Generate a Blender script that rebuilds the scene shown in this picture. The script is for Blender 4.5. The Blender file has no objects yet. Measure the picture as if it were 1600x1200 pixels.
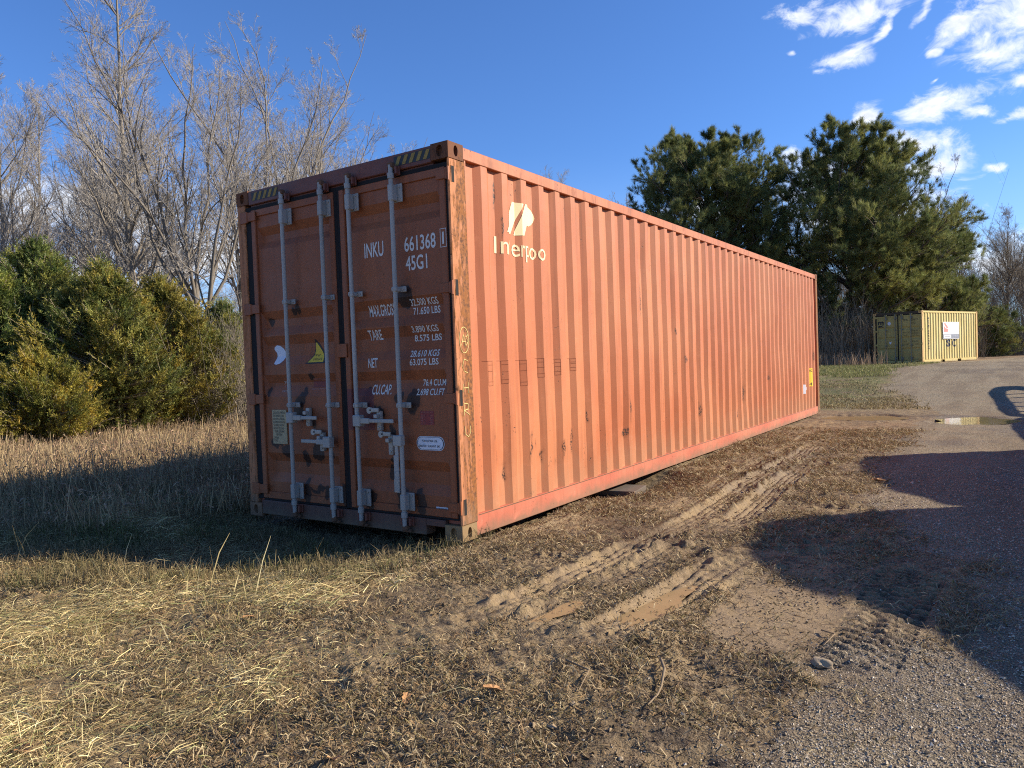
import bpy, bmesh, math, random
import numpy as np
from mathutils import Vector, Matrix, Euler

R_ = math.radians
sc = bpy.context.scene
col = sc.collection
# ------------------------------------------------------------------ camera
CAM = Vector((3.2973, -4.1717, 1.2891))
cam_d = bpy.data.cameras.new('camera'); cam = bpy.data.objects.new('camera', cam_d); col.objects.link(cam)
rgt = Vector((0.8286139, 0.55862908, -0.0365043)); dwn = Vector((-0.01439323, -0.0439269, -0.99893106)); fwd = Vector((-0.55963545, 0.82825357, -0.02835796))
M = Matrix((rgt, -dwn, -fwd)).transposed().to_4x4(); M.translation = CAM
cam.matrix_world = M
cam_d.sensor_width = 36; cam_d.lens = 25.905; cam_d.clip_end = 3000; cam_d.clip_start = 0.05
sc.camera = cam
# ------------------------------------------------------------------ light
SUN_EL = R_(27.0); SUN_AZ = math.atan2(0.79, 0.61)          # azimuth clockwise from +Y
S = Vector((math.sin(SUN_AZ)*math.cos(SUN_EL), math.cos(SUN_AZ)*math.cos(SUN_EL), math.sin(SUN_EL)))
sl = bpy.data.lights.new('sun', 'SUN'); sl.energy = 5.0; sl.angle = R_(0.5); sl.color = (1.0, 0.87, 0.69)
so = bpy.data.objects.new('sun', sl); col.objects.link(so); so.rotation_euler = S.to_track_quat('Z', 'Y').to_euler()
sc.view_settings.view_transform = 'Standard'; sc.view_settings.look = 'None'; sc.view_settings.gamma = 1
sc.view_settings.exposure = 0.88
DENOISE = False
try:
    sc.cycles.use_denoising = DENOISE; sc.cycles.filter_width = 1.1; sc.cycles.max_bounces = 6; sc.cycles.diffuse_bounces = 3; sc.cycles.transparent_max_bounces = 4
except Exception: pass

# ------------------------------------------------------------------ node helpers
class G:
    def __init__(s, nt): s.t = nt; s.n = nt.nodes; s.l = nt.links
    def put(s, sock, v):
        if v is None: return
        if isinstance(v, bpy.types.NodeSocket): s.l.new(v, sock)
        elif isinstance(v, (tuple, list)) and sock.type == 'RGBA' and len(v) == 3: sock.default_value = (*v, 1)
        else: sock.default_value = v
    def node(s, t, ins=None, **props):
        n = s.n.new(t)
        for k, v in props.items(): setattr(n, k, v)
        for k, v in (ins or {}).items(): s.put(n.inputs[k], v)
        return n
    def m(s, op, a, b=None, c=None, clamp=False):
        n = s.n.new('ShaderNodeMath'); n.operation = op; n.use_clamp = clamp
        s.put(n.inputs[0], a); s.put(n.inputs[1], b); s.put(n.inputs[2], c); return n.outputs[0]
    def vm(s, op, a, b=None):
        n = s.n.new('ShaderNodeVectorMath'); n.operation = op
        s.put(n.inputs[0], a); s.put(n.inputs[1], b)
        return n.outputs['Value'] if op in ('DOT_PRODUCT', 'LENGTH', 'DISTANCE') else n.outputs[0]
    def mix(s, f, a, b, mode='MIX'):
        n = s.n.new('ShaderNodeMix'); n.data_type = 'RGBA'; n.blend_type = mode
        s.put(n.inputs[0], f); s.put(n.inputs[6], a); s.put(n.inputs[7], b); return n.outputs[2]
    def ramp(s, v, lo, hi, a=0.0, b=1.0):
        n = s.n.new('ShaderNodeMapRange'); n.interpolation_type = 'SMOOTHSTEP'
        s.put(n.inputs[0], v); s.put(n.inputs[1], lo); s.put(n.inputs[2], hi); s.put(n.inputs[3], a); s.put(n.inputs[4], b); return n.outputs[0]
    def noise(s, v, scale, detail=4, rough=0.55, dist=0.0):
        n = s.node('ShaderNodeTexNoise', {'Vector': v, 'Scale': scale, 'Detail': detail, 'Roughness': rough, 'Distortion': dist}); return n.outputs[0]
    def sc3(s, v, k): return s.vm('MULTIPLY', v, k)

# ------------------------------------------------------------------ sky with clouds
w = bpy.data.worlds.new("World"); sc.world = w; w.use_nodes = True
g = G(w.node_tree); g.n.clear()
out = g.n.new('ShaderNodeOutputWorld'); bg = g.n.new('ShaderNodeBackground'); g.l.new(bg.outputs[0], out.inputs[0])
sky = g.n.new('ShaderNodeTexSky'); sky.sky_type = 'NISHITA'; sky.sun_disc = False
sky.sun_elevation = SUN_EL; sky.sun_rotation = SUN_AZ; sky.air_density = 1.0; sky.dust_density = 0.25; sky.ozone_density = 6.0; sky.altitude = 200
SKY = 0.075
tc = g.n.new('ShaderNodeTexCoord'); D = tc.outputs['Generated']
def dirpx(px, py):
    v = rgt*((px-800)/1151.33) + dwn*((py-600)/1151.33) + fwd; return v.normalized()
CL = [  # px, py, half width, half height, tilt deg
 (1240, 14, 32, 20, 20), (1320, 14, 62, 24, 12), (1398, -14, 50, 22, 8), (1305, 88, 48, 22, 8), (1278, 114, 22, 8, 12),
 (1370, 38, 30, 10, 40), (1440, 25, 36, 10, 35), (1505, 42, 46, 28, 10), (1585, 28, 48, 30, 15), (1555, 74, 70, 24, 12), (1580, 120, 16, 11, 0),
 (1455, 168, 72, 24, 12), (1525, 180, 28, 10, -18), (1582, 187, 28, 10, 4), (1432, 218, 60, 22, -12), (1345, 178, 28, 14, 25), (1445, 262, 60, 26, 0), (1270, 290, 60, 45, 0),
 (1230, 250, 30, 12, 0), (1100, 330, 70, 20, 0), (1560, 268, 12, 6, 0), (1560, 415, 120, 36, 0), (1370, 330, 120, 40, 0),
 (140, 330, 210, 46, 4), (330, 395, 190, 60, 0), (60, 420, 200, 60, 0), (480, 300, 120, 30, 0), (1540,-60,120,30,0), (1230, 82, 10, 5, 20), (1455, 85, 10, 8, 10), (1455, 130, 8, 4, 30)]
wv = g.node('ShaderNodeTexNoise', {'Vector': D, 'Scale': 7.0, 'Detail': 5, 'Roughness': 0.6}).outputs['Color']
Dw = g.vm('ADD', D, g.sc3(g.vm('SUBTRACT', wv, (0.5, 0.5, 0.5)), (0.075, 0.075, 0.055)))
field = None; shade = None
for (px, py, a, b, t) in CL:
    c = dirpx(px, py); rr = Vector((c.y, -c.x, 0)).normalized(); uu = rr.cross(c).normalized()
    ct, st = math.cos(R_(t-2)), math.sin(R_(t-2))
    U = (rr*ct + uu*st)/(a/1151*1.15); V = (uu*ct - rr*st)/(b/1151*1.15)
    du = g.m('SUBTRACT', g.vm('DOT_PRODUCT', Dw, tuple(U)), U.dot(c)); dv = g.m('SUBTRACT', g.vm('DOT_PRODUCT', Dw, tuple(V)), V.dot(c))
    q = g.m('ADD', g.m('MULTIPLY', du, du), g.m('MULTIPLY', dv, dv))
    q = g.m('SUBTRACT', 1.0, g.m('SQRT', q))
    front = c
    q = g.m('MULTIPLY_ADD', g.m('LESS_THAN', g.vm('DOT_PRODUCT', D, tuple(c)), 0.5), -3.0, q)
    field = q if field is None else g.m('MAXIMUM', field, q)
n1 = g.noise(g.sc3(D, (1, 1, 1.5)), 22, 10, 0.66, 0.6); n2 = g.noise(g.sc3(D, (1, 1, 1.8)), 60, 6, 0.6)
dens = g.m('ADD', field, g.m('MULTIPLY', g.m('SUBTRACT', n1, 0.5), 2.6))
alpha = g.ramp(dens, 0.12, 1.05)
thick = g.ramp(dens, 0.3, 1.2)
ccol = g.mix(g.m('MULTIPLY', thick, g.ramp(n2, 0.35, 0.65)), (8.6, 8.9, 9.4), (6.4, 6.8, 7.7))
# low pale band near the horizon
sep = g.node('ShaderNodeSeparateXYZ', {'Vector': D}).outputs[2]
skyc = g.mix(1.0, sky.outputs[0], (0.88, 1.10, 1.42), 'MULTIPLY')
skyc = g.mix(g.ramp(sep, 0.28, -0.02, 0.0, 0.45), skyc, (4.6, 6.2, 8.4))
final = g.mix(g.m('MULTIPLY', alpha, 0.95), skyc, ccol)
g.l.new(final, bg.inputs[0]); bg.inputs[1].default_value = SKY

# ------------------------------------------------------------------ noise / terrain in numpy
rng = np.random.default_rng(7); random.seed(7)
_perm = np.random.default_rng(3).random((512, 512)).astype(np.float32)
def vnoise(x, y, seed=0):
    x = np.asarray(x, float)+seed*17.31; y = np.asarray(y, float)+seed*9.77
    xi = np.floor(x).astype(int); yi = np.floor(y).astype(int); fx = x-xi; fy = y-yi
    fx = fx*fx*(3-2*fx); fy = fy*fy*(3-2*fy)
    P = lambda a, b: _perm[(a) % 512, (b) % 512]
    return (P(xi, yi)*(1-fx)+P(xi+1, yi)*fx)*(1-fy)+(P(xi, yi+1)*(1-fx)+P(xi+1, yi+1)*fx)*fy
def fbm(x, y, o=4, seed=0, r=0.5):
    s = 0; a = 1; t = 0
    for i in range(o):
        k = 1.93**i; c_, s_ = math.cos(i*1.1), math.sin(i*1.1)
        s = s+a*vnoise((x*c_-y*s_)*k, (x*s_+y*c_)*k, seed+i); t += a; a *= r
    return s/t-0.5
def sstep(a, b, x): t = np.clip((x-a)/(b-a), 0, 1); return t*t*(3-2*t)
def bump2(x, y, cx, cy, rx, ry): return np.clip(1-((x-cx)/rx)**2-((y-cy)/ry)**2, 0, 1)
XG_Y = [-30, -3.5, -2.5, -1.5, -.5, .5, 1.5, 3, 6, 9, 12, 16, 20, 28, 36, 45, 60, 400]
XG_X = [1.6, 2.3, 2.45, 2.65, 3.0, 3.1, 2.75, 2.25, 1.95, 2.0, 2.2, 1.4, .3, -.5, .6, 3.0, 9, 60]
def gravel_mask(x, y):
    b = np.interp(y, XG_Y, XG_X)+fbm(x*.9, y*.9, 3, 5)*.8+fbm(x*6, y*6, 2, 9)*.35
    return sstep(-.3, .35, x-b)*(1-sstep(11, 14, x-b))
def straw_mask(x, y):
    m = 1-sstep(-.6, 1.5, x+0.55*(y+2.2)+fbm(x*1.3, y*1.3, 3, 21)*1.6)
    return m*(1-sstep(-1.2, -.1, y+.15*x))
TR = [(1.10, .11, -1.5, 7.0, .60), (1.40, .11, -1.45, 5.0, .60), (.16, .07, -1.5, 3.4, .35), (1.76, .11, -1.3, .6, .75), (.80, .07, 1.2, 8.5, .3)]
def track_x(xc, y): return xc+.10*np.sin(y*.55+.6)+.05*np.sin(y*1.3)
def height(x, y, fine=True):
    x = np.asarray(x, float); y = np.asarray(y, float)
    z = .55*sstep(15, 33, y)
    z = z-.06*(1-sstep(-3.5, 0, y))
    z = z-.13*bump2(x, y, -1.5, .6, 1.6, 2.2)**.5*1.0
    z = z-.16*bump2(x, y, -.2, 2.9, .9, 1.0)
    far = 1-sstep(6, 25, np.hypot(x-3.3, y+4.2))
    z = z+fbm(x*.5, y*.5, 3, 1)*.10*(.4+.6*far)*(1-np.exp(-((x)**2+(y)**2)/1.0))
    G_ = gravel_mask(x, y); A = bump2(x, y, 1.0, 11.45, .9, .75); B = bump2(x, y, 2.78, 11.05, .8, 1.05)
    z = z-.07*sstep(0, .6, A+.5*fbm(x*3, y*3, 3, 8)*(A > 0))-.07*sstep(0, .6, B+.5*fbm(x*3, y*3, 3, 8)*(B > 0))
    if not fine: return z
    mud = 1-G_
    amp = .35+.65*sstep(-.1, .12, fbm(x*1.1, y*1.1, 3, 41))
    z = z+mud*amp*(fbm(x*4, y*4, 4, 2)*.05+fbm(x*16, y*16, 3, 3)*.036+np.clip(fbm(x*11, y*11, 3, 63)-.05, 0, 1)*.14*sstep(-.02, .15, fbm(x*1.6, y*1.6, 3, 64)))*far+G_*fbm(x*30, y*30, 2, 4)*.008*far+G_*fbm(x*2.2, y*2.2, 3, 6)*.03*far
    z = z-mud*far*.02*sstep(.10, .35, fbm(x*3, y*3, 4, 31))
    t_all = 0
    for (xc, w_, y0, y1, dp) in TR:
        u = (x-track_x(xc, y))/w_; m_ = sstep(y0, y0+.6, y)*(1-sstep(y1-1.0, y1, y))*(.15+.85*sstep(-.17, .02, fbm(x*1.2+xc*3, y*.7, 3, 55)+.04))
        ins = np.clip(1.15-np.abs(u), 0, .2)/.2
        z = z*(1-0)-m_*dp*(.045*ins*(1-.3*u*u))+(.006-.026*np.exp(-(((u*2+100) % 1-.5)/.16)**2))*m_*ins*dp*1.2*(np.abs(u) < 1.05)*(.5+.5*sstep(-.2, .1, fbm(x*4, y*4, 2, 15)))+m_*ins*dp*.005*np.sin(y*75)*sstep(-.05, .1, fbm(x*3, y*3, 2, 16))
        z = z+m_*dp*np.exp(-((np.abs(u)-1.3)/.2)**2)*(.015+.12*np.clip(fbm(x*9, y*9, 4, 12)+.08, 0, 1))
    # blocky tread of a single tyre on the right
    u = (x-(2.78+.07*(y+.2)))/.17; m_ = sstep(-1.1, -.7, y)*(1-sstep(.4, .9, y))*(np.abs(u) < 1)*(.5+.5*sstep(-.1, .15, fbm(x*5, y*5, 2, 71)))
    lug = np.clip(np.sin((y+.03*np.abs(u))*2*math.pi/.075)*3.5, -1, 1)*np.clip(np.cos(u*math.pi*2.5)*3+1.6, -1, 1)
    z = z+m_*(.010*lug-.012)
    sm_ = sstep(.2, .7, bump2(x, y, 2.25, -.40, .5, .85)); z = z*(1-.7*sm_)+.7*sm_*(-.035)
    for (cx, cy) in [(2.12, -1.50), (2.71, -.90), (1.95, -2.0)]:
        z = z-.022*bump2(x, y, cx, cy, .10, .06)
    return z
def hz(x, y): return float(height(np.array([x]), np.array([y]), False)[0])

# ------------------------------------------------------------------ mesh helpers
def finish(o, label=None, cat=None, group=None, kind=None):
    if label: o['label'] = label
    if cat: o['category'] = cat
    if group: o['group'] = group
    if kind: o['kind'] = kind
    return o
def link(name, me, mat=None, parent=None):
    o = bpy.data.objects.new(name, me); col.objects.link(o)
    if mat and me: me.materials.append(mat)
    if parent: o.parent = parent
    return o
def empty(name, loc, rz, *a, **k):
    o = bpy.data.objects.new(name, None); col.objects.link(o); o.location = loc; o.rotation_euler = (0, 0, rz); o.empty_display_size = .2
    return finish(o, *a, **k)
def np_mesh(name, V, F, colors=None, smooth=False):
    """V (n,3), F (m,4) or (m,3) arrays"""
    me = bpy.data.meshes.new(name); V = np.asarray(V, np.float32); F = np.asarray(F, np.int32)
    k = F.shape[1]
    me.vertices.add(len(V)); me.vertices.foreach_set('co', V.ravel())
    me.loops.add(F.size); me.loops.foreach_set('vertex_index', F.ravel())
    me.polygons.add(len(F)); me.polygons.foreach_set('loop_start', np.arange(0, F.size, k, dtype=np.int32)); me.polygons.foreach_set('loop_total', np.full(len(F), k, np.int32))
    me.polygons.foreach_set('use_smooth', np.full(len(F), bool(smooth)))
    me.update(calc_edges=True)
    if colors is not None:
        for nm, c in colors.items():
            at = me.attributes.new(nm, 'FLOAT_COLOR', 'POINT')
            c4 = np.ones((len(V), 4), np.float32); c4[:, :3] = c; at.data.foreach_set('color', c4.ravel())
    return me
def box(bm, x0, x1, y0, y1, z0, z1, bev=0.0, seg=1):
    r = bmesh.ops.create_cube(bm, size=1); vs = r['verts']
    for v in vs: v.co = Vector(((x0+x1)/2+v.co.x*(x1-x0), (y0+y1)/2+v.co.y*(y1-y0), (z0+z1)/2+v.co.z*(z1-z0)))
    if bev: bmesh.ops.bevel(bm, geom=list({e for v in vs for e in v.link_edges}), offset=bev, segments=seg, affect='EDGES', profile=.6)
    return vs
def cyl(bm, p0, p1, r0, r1=None, n=12):
    p0 = Vector(p0); p1 = Vector(p1); d = p1-p0; r1 = r0 if r1 is None else r1
    r = bmesh.ops.create_cone(bm, cap_ends=True, segments=n, radius1=r0, radius2=r1, depth=d.length)
    Mx = Matrix.Translation((p0+p1)/2) @ d.to_track_quat('Z', 'Y').to_matrix().to_4x4()
    bmesh.ops.transform(bm, matrix=Mx, verts=r['verts'])
def bm_obj(name, bm, mat, parent=None, smooth=False):
    me = bpy.data.meshes.new(name); bm.to_mesh(me); bm.free()
    me.polygons.foreach_set('use_smooth', [bool(smooth)]*len(me.polygons))
    if smooth:
        try: me.set_sharp_from_angle(angle=R_(35))
        except Exception: pass
    return link(name, me, mat, parent)
def BM(): return bmesh.new()
def frames(P):
    d = P[:, -1]-P[:, 0]; d = d/np.maximum(np.linalg.norm(d, axis=1, keepdims=True), 1e-9)
    a = np.where(np.abs(d[:, 2:3]) > .9, np.array([[1., 0, 0]]), np.array([[0, 0, 1.]]))
    u = np.cross(d, a); u /= np.linalg.norm(u, axis=1, keepdims=True); v = np.cross(d, u); return u, v
def tubes(P, Rr, n):
    """P (N,k,3) polylines, Rr (N,k) radii -> V, F"""
    N_, k, _ = P.shape; u, v = frames(P); a = np.arange(n)*2*math.pi/n
    ring = u[:, None, None, :]*np.cos(a)[None, None, :, None]+v[:, None, None, :]*np.sin(a)[None, None, :, None]
    V = P[:, :, None, :]+ring*Rr[:, :, None, None]
    idx = np.arange(N_*k*n).reshape(N_, k, n)
    A = idx[:, :-1, :]; B = np.roll(A, -1, axis=2); C = idx[:, 1:, :]; D_ = np.roll(C, -1, axis=2)
    return V.reshape(-1, 3), np.stack([A, B, D_, C], -1).reshape(-1, 4)
def merge(parts):
    Vs = []; Fs = []; o = 0
    for V, F in parts: Vs.append(V); Fs.append(F+o); o += len(V)
    return np.concatenate(Vs), np.concatenate(Fs)
def ribbons(P0, Dv, L, Wd, droop, colr, side=None):
    """flat curved blades: 3 cross sections"""
    n = len(P0); Dv = Dv/np.linalg.norm(Dv, axis=1, keepdims=True)
    if side is None:
        rnd = rng.normal(size=(n, 3)); side = np.cross(Dv, rnd)
    side = side/np.maximum(np.linalg.norm(side, axis=1, keepdims=True), 1e-6)
    L = L[:, None]; Wd = Wd[:, None]
    p1 = P0+Dv*L*.5; p2 = P0+Dv*L; p1 = p1+np.array([[0, 0, 1]])*droop[:, None]*L*.15; p2 = p2-np.array([[0, 0, 1]])*droop[:, None]*L*.35
    V = np.stack([P0-side*Wd*.5, P0+side*Wd*.5, p1+side*Wd*.45, p1-side*Wd*.45, p2+side*Wd*.12, p2-side*Wd*.12], 1)
    i = np.arange(n)[:, None]*6; F = np.concatenate([i+[0, 1, 2, 3], i+[3, 2, 4, 5]])
    return V.reshape(-1, 3), F, np.repeat(colr, 6, axis=0)

# ------------------------------------------------------------------ materials
def newmat(name):
    m = bpy.data.materials.new(name); m.use_nodes = True; g = G(m.node_tree); b = g.n['Principled BSDF']; return m, g, b
def simple(name, c, rough=.7, metal=0, var=.15, scale=6, bump=0.0):
    m, g, b = newmat(name); tc = g.n.new('ShaderNodeTexCoord').outputs['Object']
    n = g.noise(tc, scale, 5, .6)
    g.put(b.inputs['Base Color'], g.mix(n, tuple(x*(1-var) for x in c), tuple(min(1, x*(1+var)) for x in c)))
    b.inputs['Roughness'].default_value = rough; b.inputs['Metallic'].default_value = metal
    if bump:
        bn = g.node('ShaderNodeBump', {'Strength': .5, 'Distance': bump, 'Height': g.noise(tc, scale*6, 4, .6)}); g.l.new(bn.outputs[0], b.inputs['Normal'])
    return m
def attrmat(name, rough=.8, trans=0.0, gain=1.0):
    m, g, b = newmat(name); a = g.node('ShaderNodeAttribute', attribute_name='col').outputs['Color']
    g.put(b.inputs['Base Color'], a); b.inputs['Roughness'].default_value = rough; b.inputs['Specular IOR Level'].default_value = .25
    if trans:
        o = g.n['Material Output']; t = g.node('ShaderNodeBsdfTranslucent', {'Color': a}); mx = g.node('ShaderNodeMixShader', {0: trans, 1: b.outputs[0], 2: t.outputs[0]}); g.l.new(mx.outputs[0], o.inputs[0])
    return m
def paint(name, base, fade, rust=.35, streak=.3, blots=(), chip=.5, rough=.55, dirt_h=.25, rustcol=(.16, .055, .02), dark=(.028, .016, .012), heavy=0.0, patch=None, runs=None, axis=0):
    m, g, b = newmat(name); tc = g.n.new('ShaderNodeTexCoord').outputs['Object']
    sep = g.node('ShaderNodeSeparateXYZ', {'Vector': tc}); Z = sep.outputs[2]
    big = g.noise(tc, .9, 4, .55); st = g.noise(g.sc3(tc, (9, 9, .55)), 1.6, 5, .6); fine = g.noise(tc, 38, 6, .65); mid = g.noise(tc, 7, 6, .65, .4)
    c = g.mix(g.ramp(big, .35, .68), base, fade)
    c = g.mix(g.m('MULTIPLY', g.ramp(st, .48, .72), streak), c, tuple(x*.62 for x in base))
    c = g.mix(g.m('MULTIPLY', g.ramp(g.noise(g.sc3(tc, (30, 30, .8)), 1, 3, .5), .6, .75), .35*streak), c, tuple(min(1, x*1.5+.03) for x in base))
    # bleached smudges
    c = g.mix(g.m('MULTIPLY', g.ramp(mid, .60, .74), .25), c, tuple(min(1, x*1.35+.04) for x in fade))
    # chips
    chips = g.m('MULTIPLY', g.ramp(fine, .60, .66), g.ramp(g.noise(g.sc3(tc, (5, 5, 1.6)), 1.0, 5, .65), .66-.14*chip, .74-.14*chip))
    c = g.mix(chips, c, dark)
    if heavy:
        hv = g.noise(g.sc3(tc, (17, 17, 3.2)), 1.6, 10, .76); hm = g.ramp(g.m('MULTIPLY_ADD', sep.outputs[1], .9 if name == 'rusted_post' else 0, hv), .64-.18*heavy-(.0 if name == 'rusted_post' else 0), .72-.18*heavy-(.0 if name == 'rusted_post' else 0))
        c = g.mix(g.m('MULTIPLY', hm, .9), c, g.mix(g.ramp(fine, .4, .62), rustcol, dark))
    rs = g.m('MULTIPLY', g.ramp(g.noise(g.sc3(tc, (3.2, 3.2, .9)), 2.2, 7, .68), .66-.12*rust, .78-.12*rust), .85)
    c = g.mix(g.m('MULTIPLY', rs, g.ramp(mid, .42, .6)), c, rustcol)
    if runs:
        col_ = g.ramp(g.noise(g.sc3(tc, (16, 16, .35)), 1.3, 4, .6), .56, .68); zf = g.ramp(g.m('ADD', Z, g.m('MULTIPLY', g.m('SUBTRACT', mid, .5), .5)), runs-.75, runs)
        c = g.mix(g.m('MULTIPLY', g.m('MULTIPLY', col_, zf), .5), c, rustcol)
        sc_ = g.m('MULTIPLY', g.ramp(g.noise(g.sc3(tc, (3, 3, 22)), 1.0, 5, .7), .66, .70), g.ramp(big, .5, .6)); c = g.mix(g.m('MULTIPLY', sc_, .5), c, (.30, .10, .05))
        lo = g.m('MULTIPLY', g.ramp(g.m('ADD', Z, g.m('MULTIPLY', g.m('SUBTRACT', g.noise(g.sc3(tc, (3, 3, 1)), 3, 6, .7), .5), .9)), .62, .12), .42); c = g.mix(lo, c, (.36, .21, .12))
    if blots:
        wob = g.vm('ADD', tc, g.sc3(g.vm('SUBTRACT', g.node('ShaderNodeTexNoise', {'Vector': tc, 'Scale': 9.0, 'Detail': 5.0}).outputs['Color'], (.5, .5, .5)), (0, .10, .22) if axis else (.14, 0, .16)))
        f = None
        for (x, z, rx, rz) in blots:
            dd = g.vm('LENGTH', g.vm('MULTIPLY', g.vm('SUBTRACT', wob, (0, x, z) if axis else (x, 0, z)), (0, 1/rx, 1/rz) if axis else (1/rx, 0, 1/rz)))
            f = dd if f is None else g.m('MINIMUM', f, dd)
        bl = g.m('MULTIPLY', g.ramp(f, 1.0, .86), g.ramp(g.noise(tc, 55, 5, .7), .46, .54)) if axis else g.ramp(f, 1.0, .86)
        halo = g.ramp(f, 1.8, .9)
        c = g.mix(g.m('MULTIPLY', halo, .35), c, rustcol); c = g.mix(bl, c, g.mix(fine, dark, (.06, .026, .016)))
    if patch:
        x0, x1, z0, z1, pc = patch; X = sep.outputs[0]
        pm = g.m('MULTIPLY', g.m('MULTIPLY', g.m('GREATER_THAN', X, x0), g.m('LESS_THAN', X, x1)), g.m('MULTIPLY', g.m('GREATER_THAN', Z, z0), g.m('LESS_THAN', Z, z1)))
        c = g.mix(g.m('MULTIPLY', pm, .8), c, pc)
    if dirt_h:
        dz = g.m('MULTIPLY', g.ramp(g.m('ADD', Z, g.m('MULTIPLY', g.m('SUBTRACT', mid, .5), dirt_h*1.6)), dirt_h, 0.0), .75)
        c = g.mix(dz, c, (.17, .125, .08))
    g.put(b.inputs['Base Color'], c)
    g.put(b.inputs['Roughness'], g.m('MULTIPLY_ADD', mid, .3, rough-.12)); b.inputs['Specular IOR Level'].default_value = .35
    bn = g.node('ShaderNodeBump', {'Strength': .35, 'Distance': .004, 'Height': g.m('ADD', g.m('MULTIPLY', mid, .6), g.m('MULTIPLY', chips, -.6))}); g.l.new(bn.outputs[0], b.inputs['Normal'])
    return m
# ------------------------------------------------------------------ ground material
def ground_mat(name):
    m, g, b = newmat(name)
    P = g.n.new('ShaderNodeNewGeometry').outputs['Position']
    ms = g.node('ShaderNodeAttribute', attribute_name='mask').outputs['Color']; s3 = g.node('ShaderNodeSeparateColor', {'Color': ms})
    ms2 = g.node('ShaderNodeAttribute', attribute_name='mask2').outputs['Color']; s4 = g.node('ShaderNodeSeparateColor', {'Color': ms2})
    grav, straw, wet = s3.outputs[0], s3.outputs[1], s3.outputs[2]; green, lit, tyre = s4.outputs[0], s4.outputs[1], s4.outputs[2]
    n1 = g.noise(P, 1.4, 6, .62); n2 = g.noise(P, 9, 6, .65); n3 = g.noise(P, 55, 4, .7); n4 = g.noise(P, 150, 3, .7)
    mud = g.mix(g.ramp(n1, .38, .62), (.160, .108, .055), (.285, .206, .104))
    mud = g.mix(g.ramp(n2, .44, .62), mud, (.075, .05, .030))
    mud = g.mix(g.m('MULTIPLY', g.ramp(n3, .52, .66), .55), mud, (.36, .28, .18))
    mud = g.mix(g.m('MULTIPLY', g.ramp(n3, .47, .36), .5), mud, (.055, .04, .028))
    mud = g.mix(g.m('MULTIPLY', g.ramp(n4, .5, .62), .35), mud, (.42, .34, .22))
    mud = g.mix(g.m('MULTIPLY', tyre, .6), mud, g.mix(g.ramp(n2, .35, .65), (.20, .14, .08), (.34, .25, .15)))
    st = g.mix(n2, (.14, .10, .055), (.32, .24, .125)); c = g.mix(g.m('MULTIPLY', straw, g.ramp(n3, .3, .6)), mud, st)
    c = g.mix(g.m('MULTIPLY', lit, .85), c, g.mix(n3, (.10, .06, .035), (.30, .20, .11)))
    c = g.mix(g.m('MULTIPLY', g.m('MULTIPLY', green, g.ramp(n2, .3, .55)), g.ramp(n1, .38, .52)), c, g.mix(n3, (.05, .06, .015), (.15, .16, .045)))
    vo = g.node('ShaderNodeTexVoronoi', {'Vector': P, 'Scale': 110.0}); vc = g.node('ShaderNodeSeparateColor', {'Color': vo.outputs['Color']}).outputs[0]
    vo2 = g.node('ShaderNodeTexVoronoi', {'Vector': P, 'Scale': 52.0}); vd = g.node('ShaderNodeSeparateColor', {'Color': vo2.outputs['Color']}).outputs[1]
    gr = g.mix(vc, (.19, .152, .095), (.42, .345, .225)); gr = g.mix(g.m('MULTIPLY', g.ramp(vd, .8, .9), .6), gr, (.48, .42, .34))
    gr = g.mix(g.m('MULTIPLY', g.ramp(vo.outputs['Distance'], .35, .6), .65), gr, (.06, .048, .036))
    gr = g.mix(g.m('MULTIPLY', g.ramp(n1, .45, .62), .55), gr, (.25, .185, .12))
    gr = g.mix(g.m('MULTIPLY', g.ramp(n2, .55, .7), .35), gr, (.11, .085, .06)); gr = g.mix(g.m('MULTIPLY', g.ramp(g.noise(g.sc3(P, (1.6, .22, 1)), 1.0, 6, .65), .44, .62), .6), gr, (.15, .11, .07))
    c = g.mix(g.ramp(g.m('ADD', grav, g.m('MULTIPLY', g.m('SUBTRACT', n3, .5), .9)), .38, .62), c, gr)
    c = g.mix(g.m('MULTIPLY', wet, .75), c, g.mix(1.0, c, (.42, .38, .34), 'MULTIPLY'))
    g.put(b.inputs['Base Color'], c); g.put(b.inputs['Roughness'], g.m('MULTIPLY_ADD', wet, -.45, .95)); b.inputs['Specular IOR Level'].default_value = .3
    h = g.m('ADD', g.m('MULTIPLY', n3, .016), g.m('MULTIPLY', n4, .005)); h = g.m('ADD', h, g.m('MULTIPLY', g.m('MULTIPLY', vo.outputs['Distance'], grav), -.006))
    h = g.m('ADD', h, g.m('MULTIPLY', n2, .035))
    h = g.m('MULTIPLY', h, g.m('MULTIPLY_ADD', tyre, -.7, 1.0))
    bn = g.node('ShaderNodeBump', {'Strength': .9, 'Distance': 1.0, 'Height': h}); g.l.new(bn.outputs[0], b.inputs['Normal'])
    return m
M_ground = ground_mat('ground')
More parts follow.
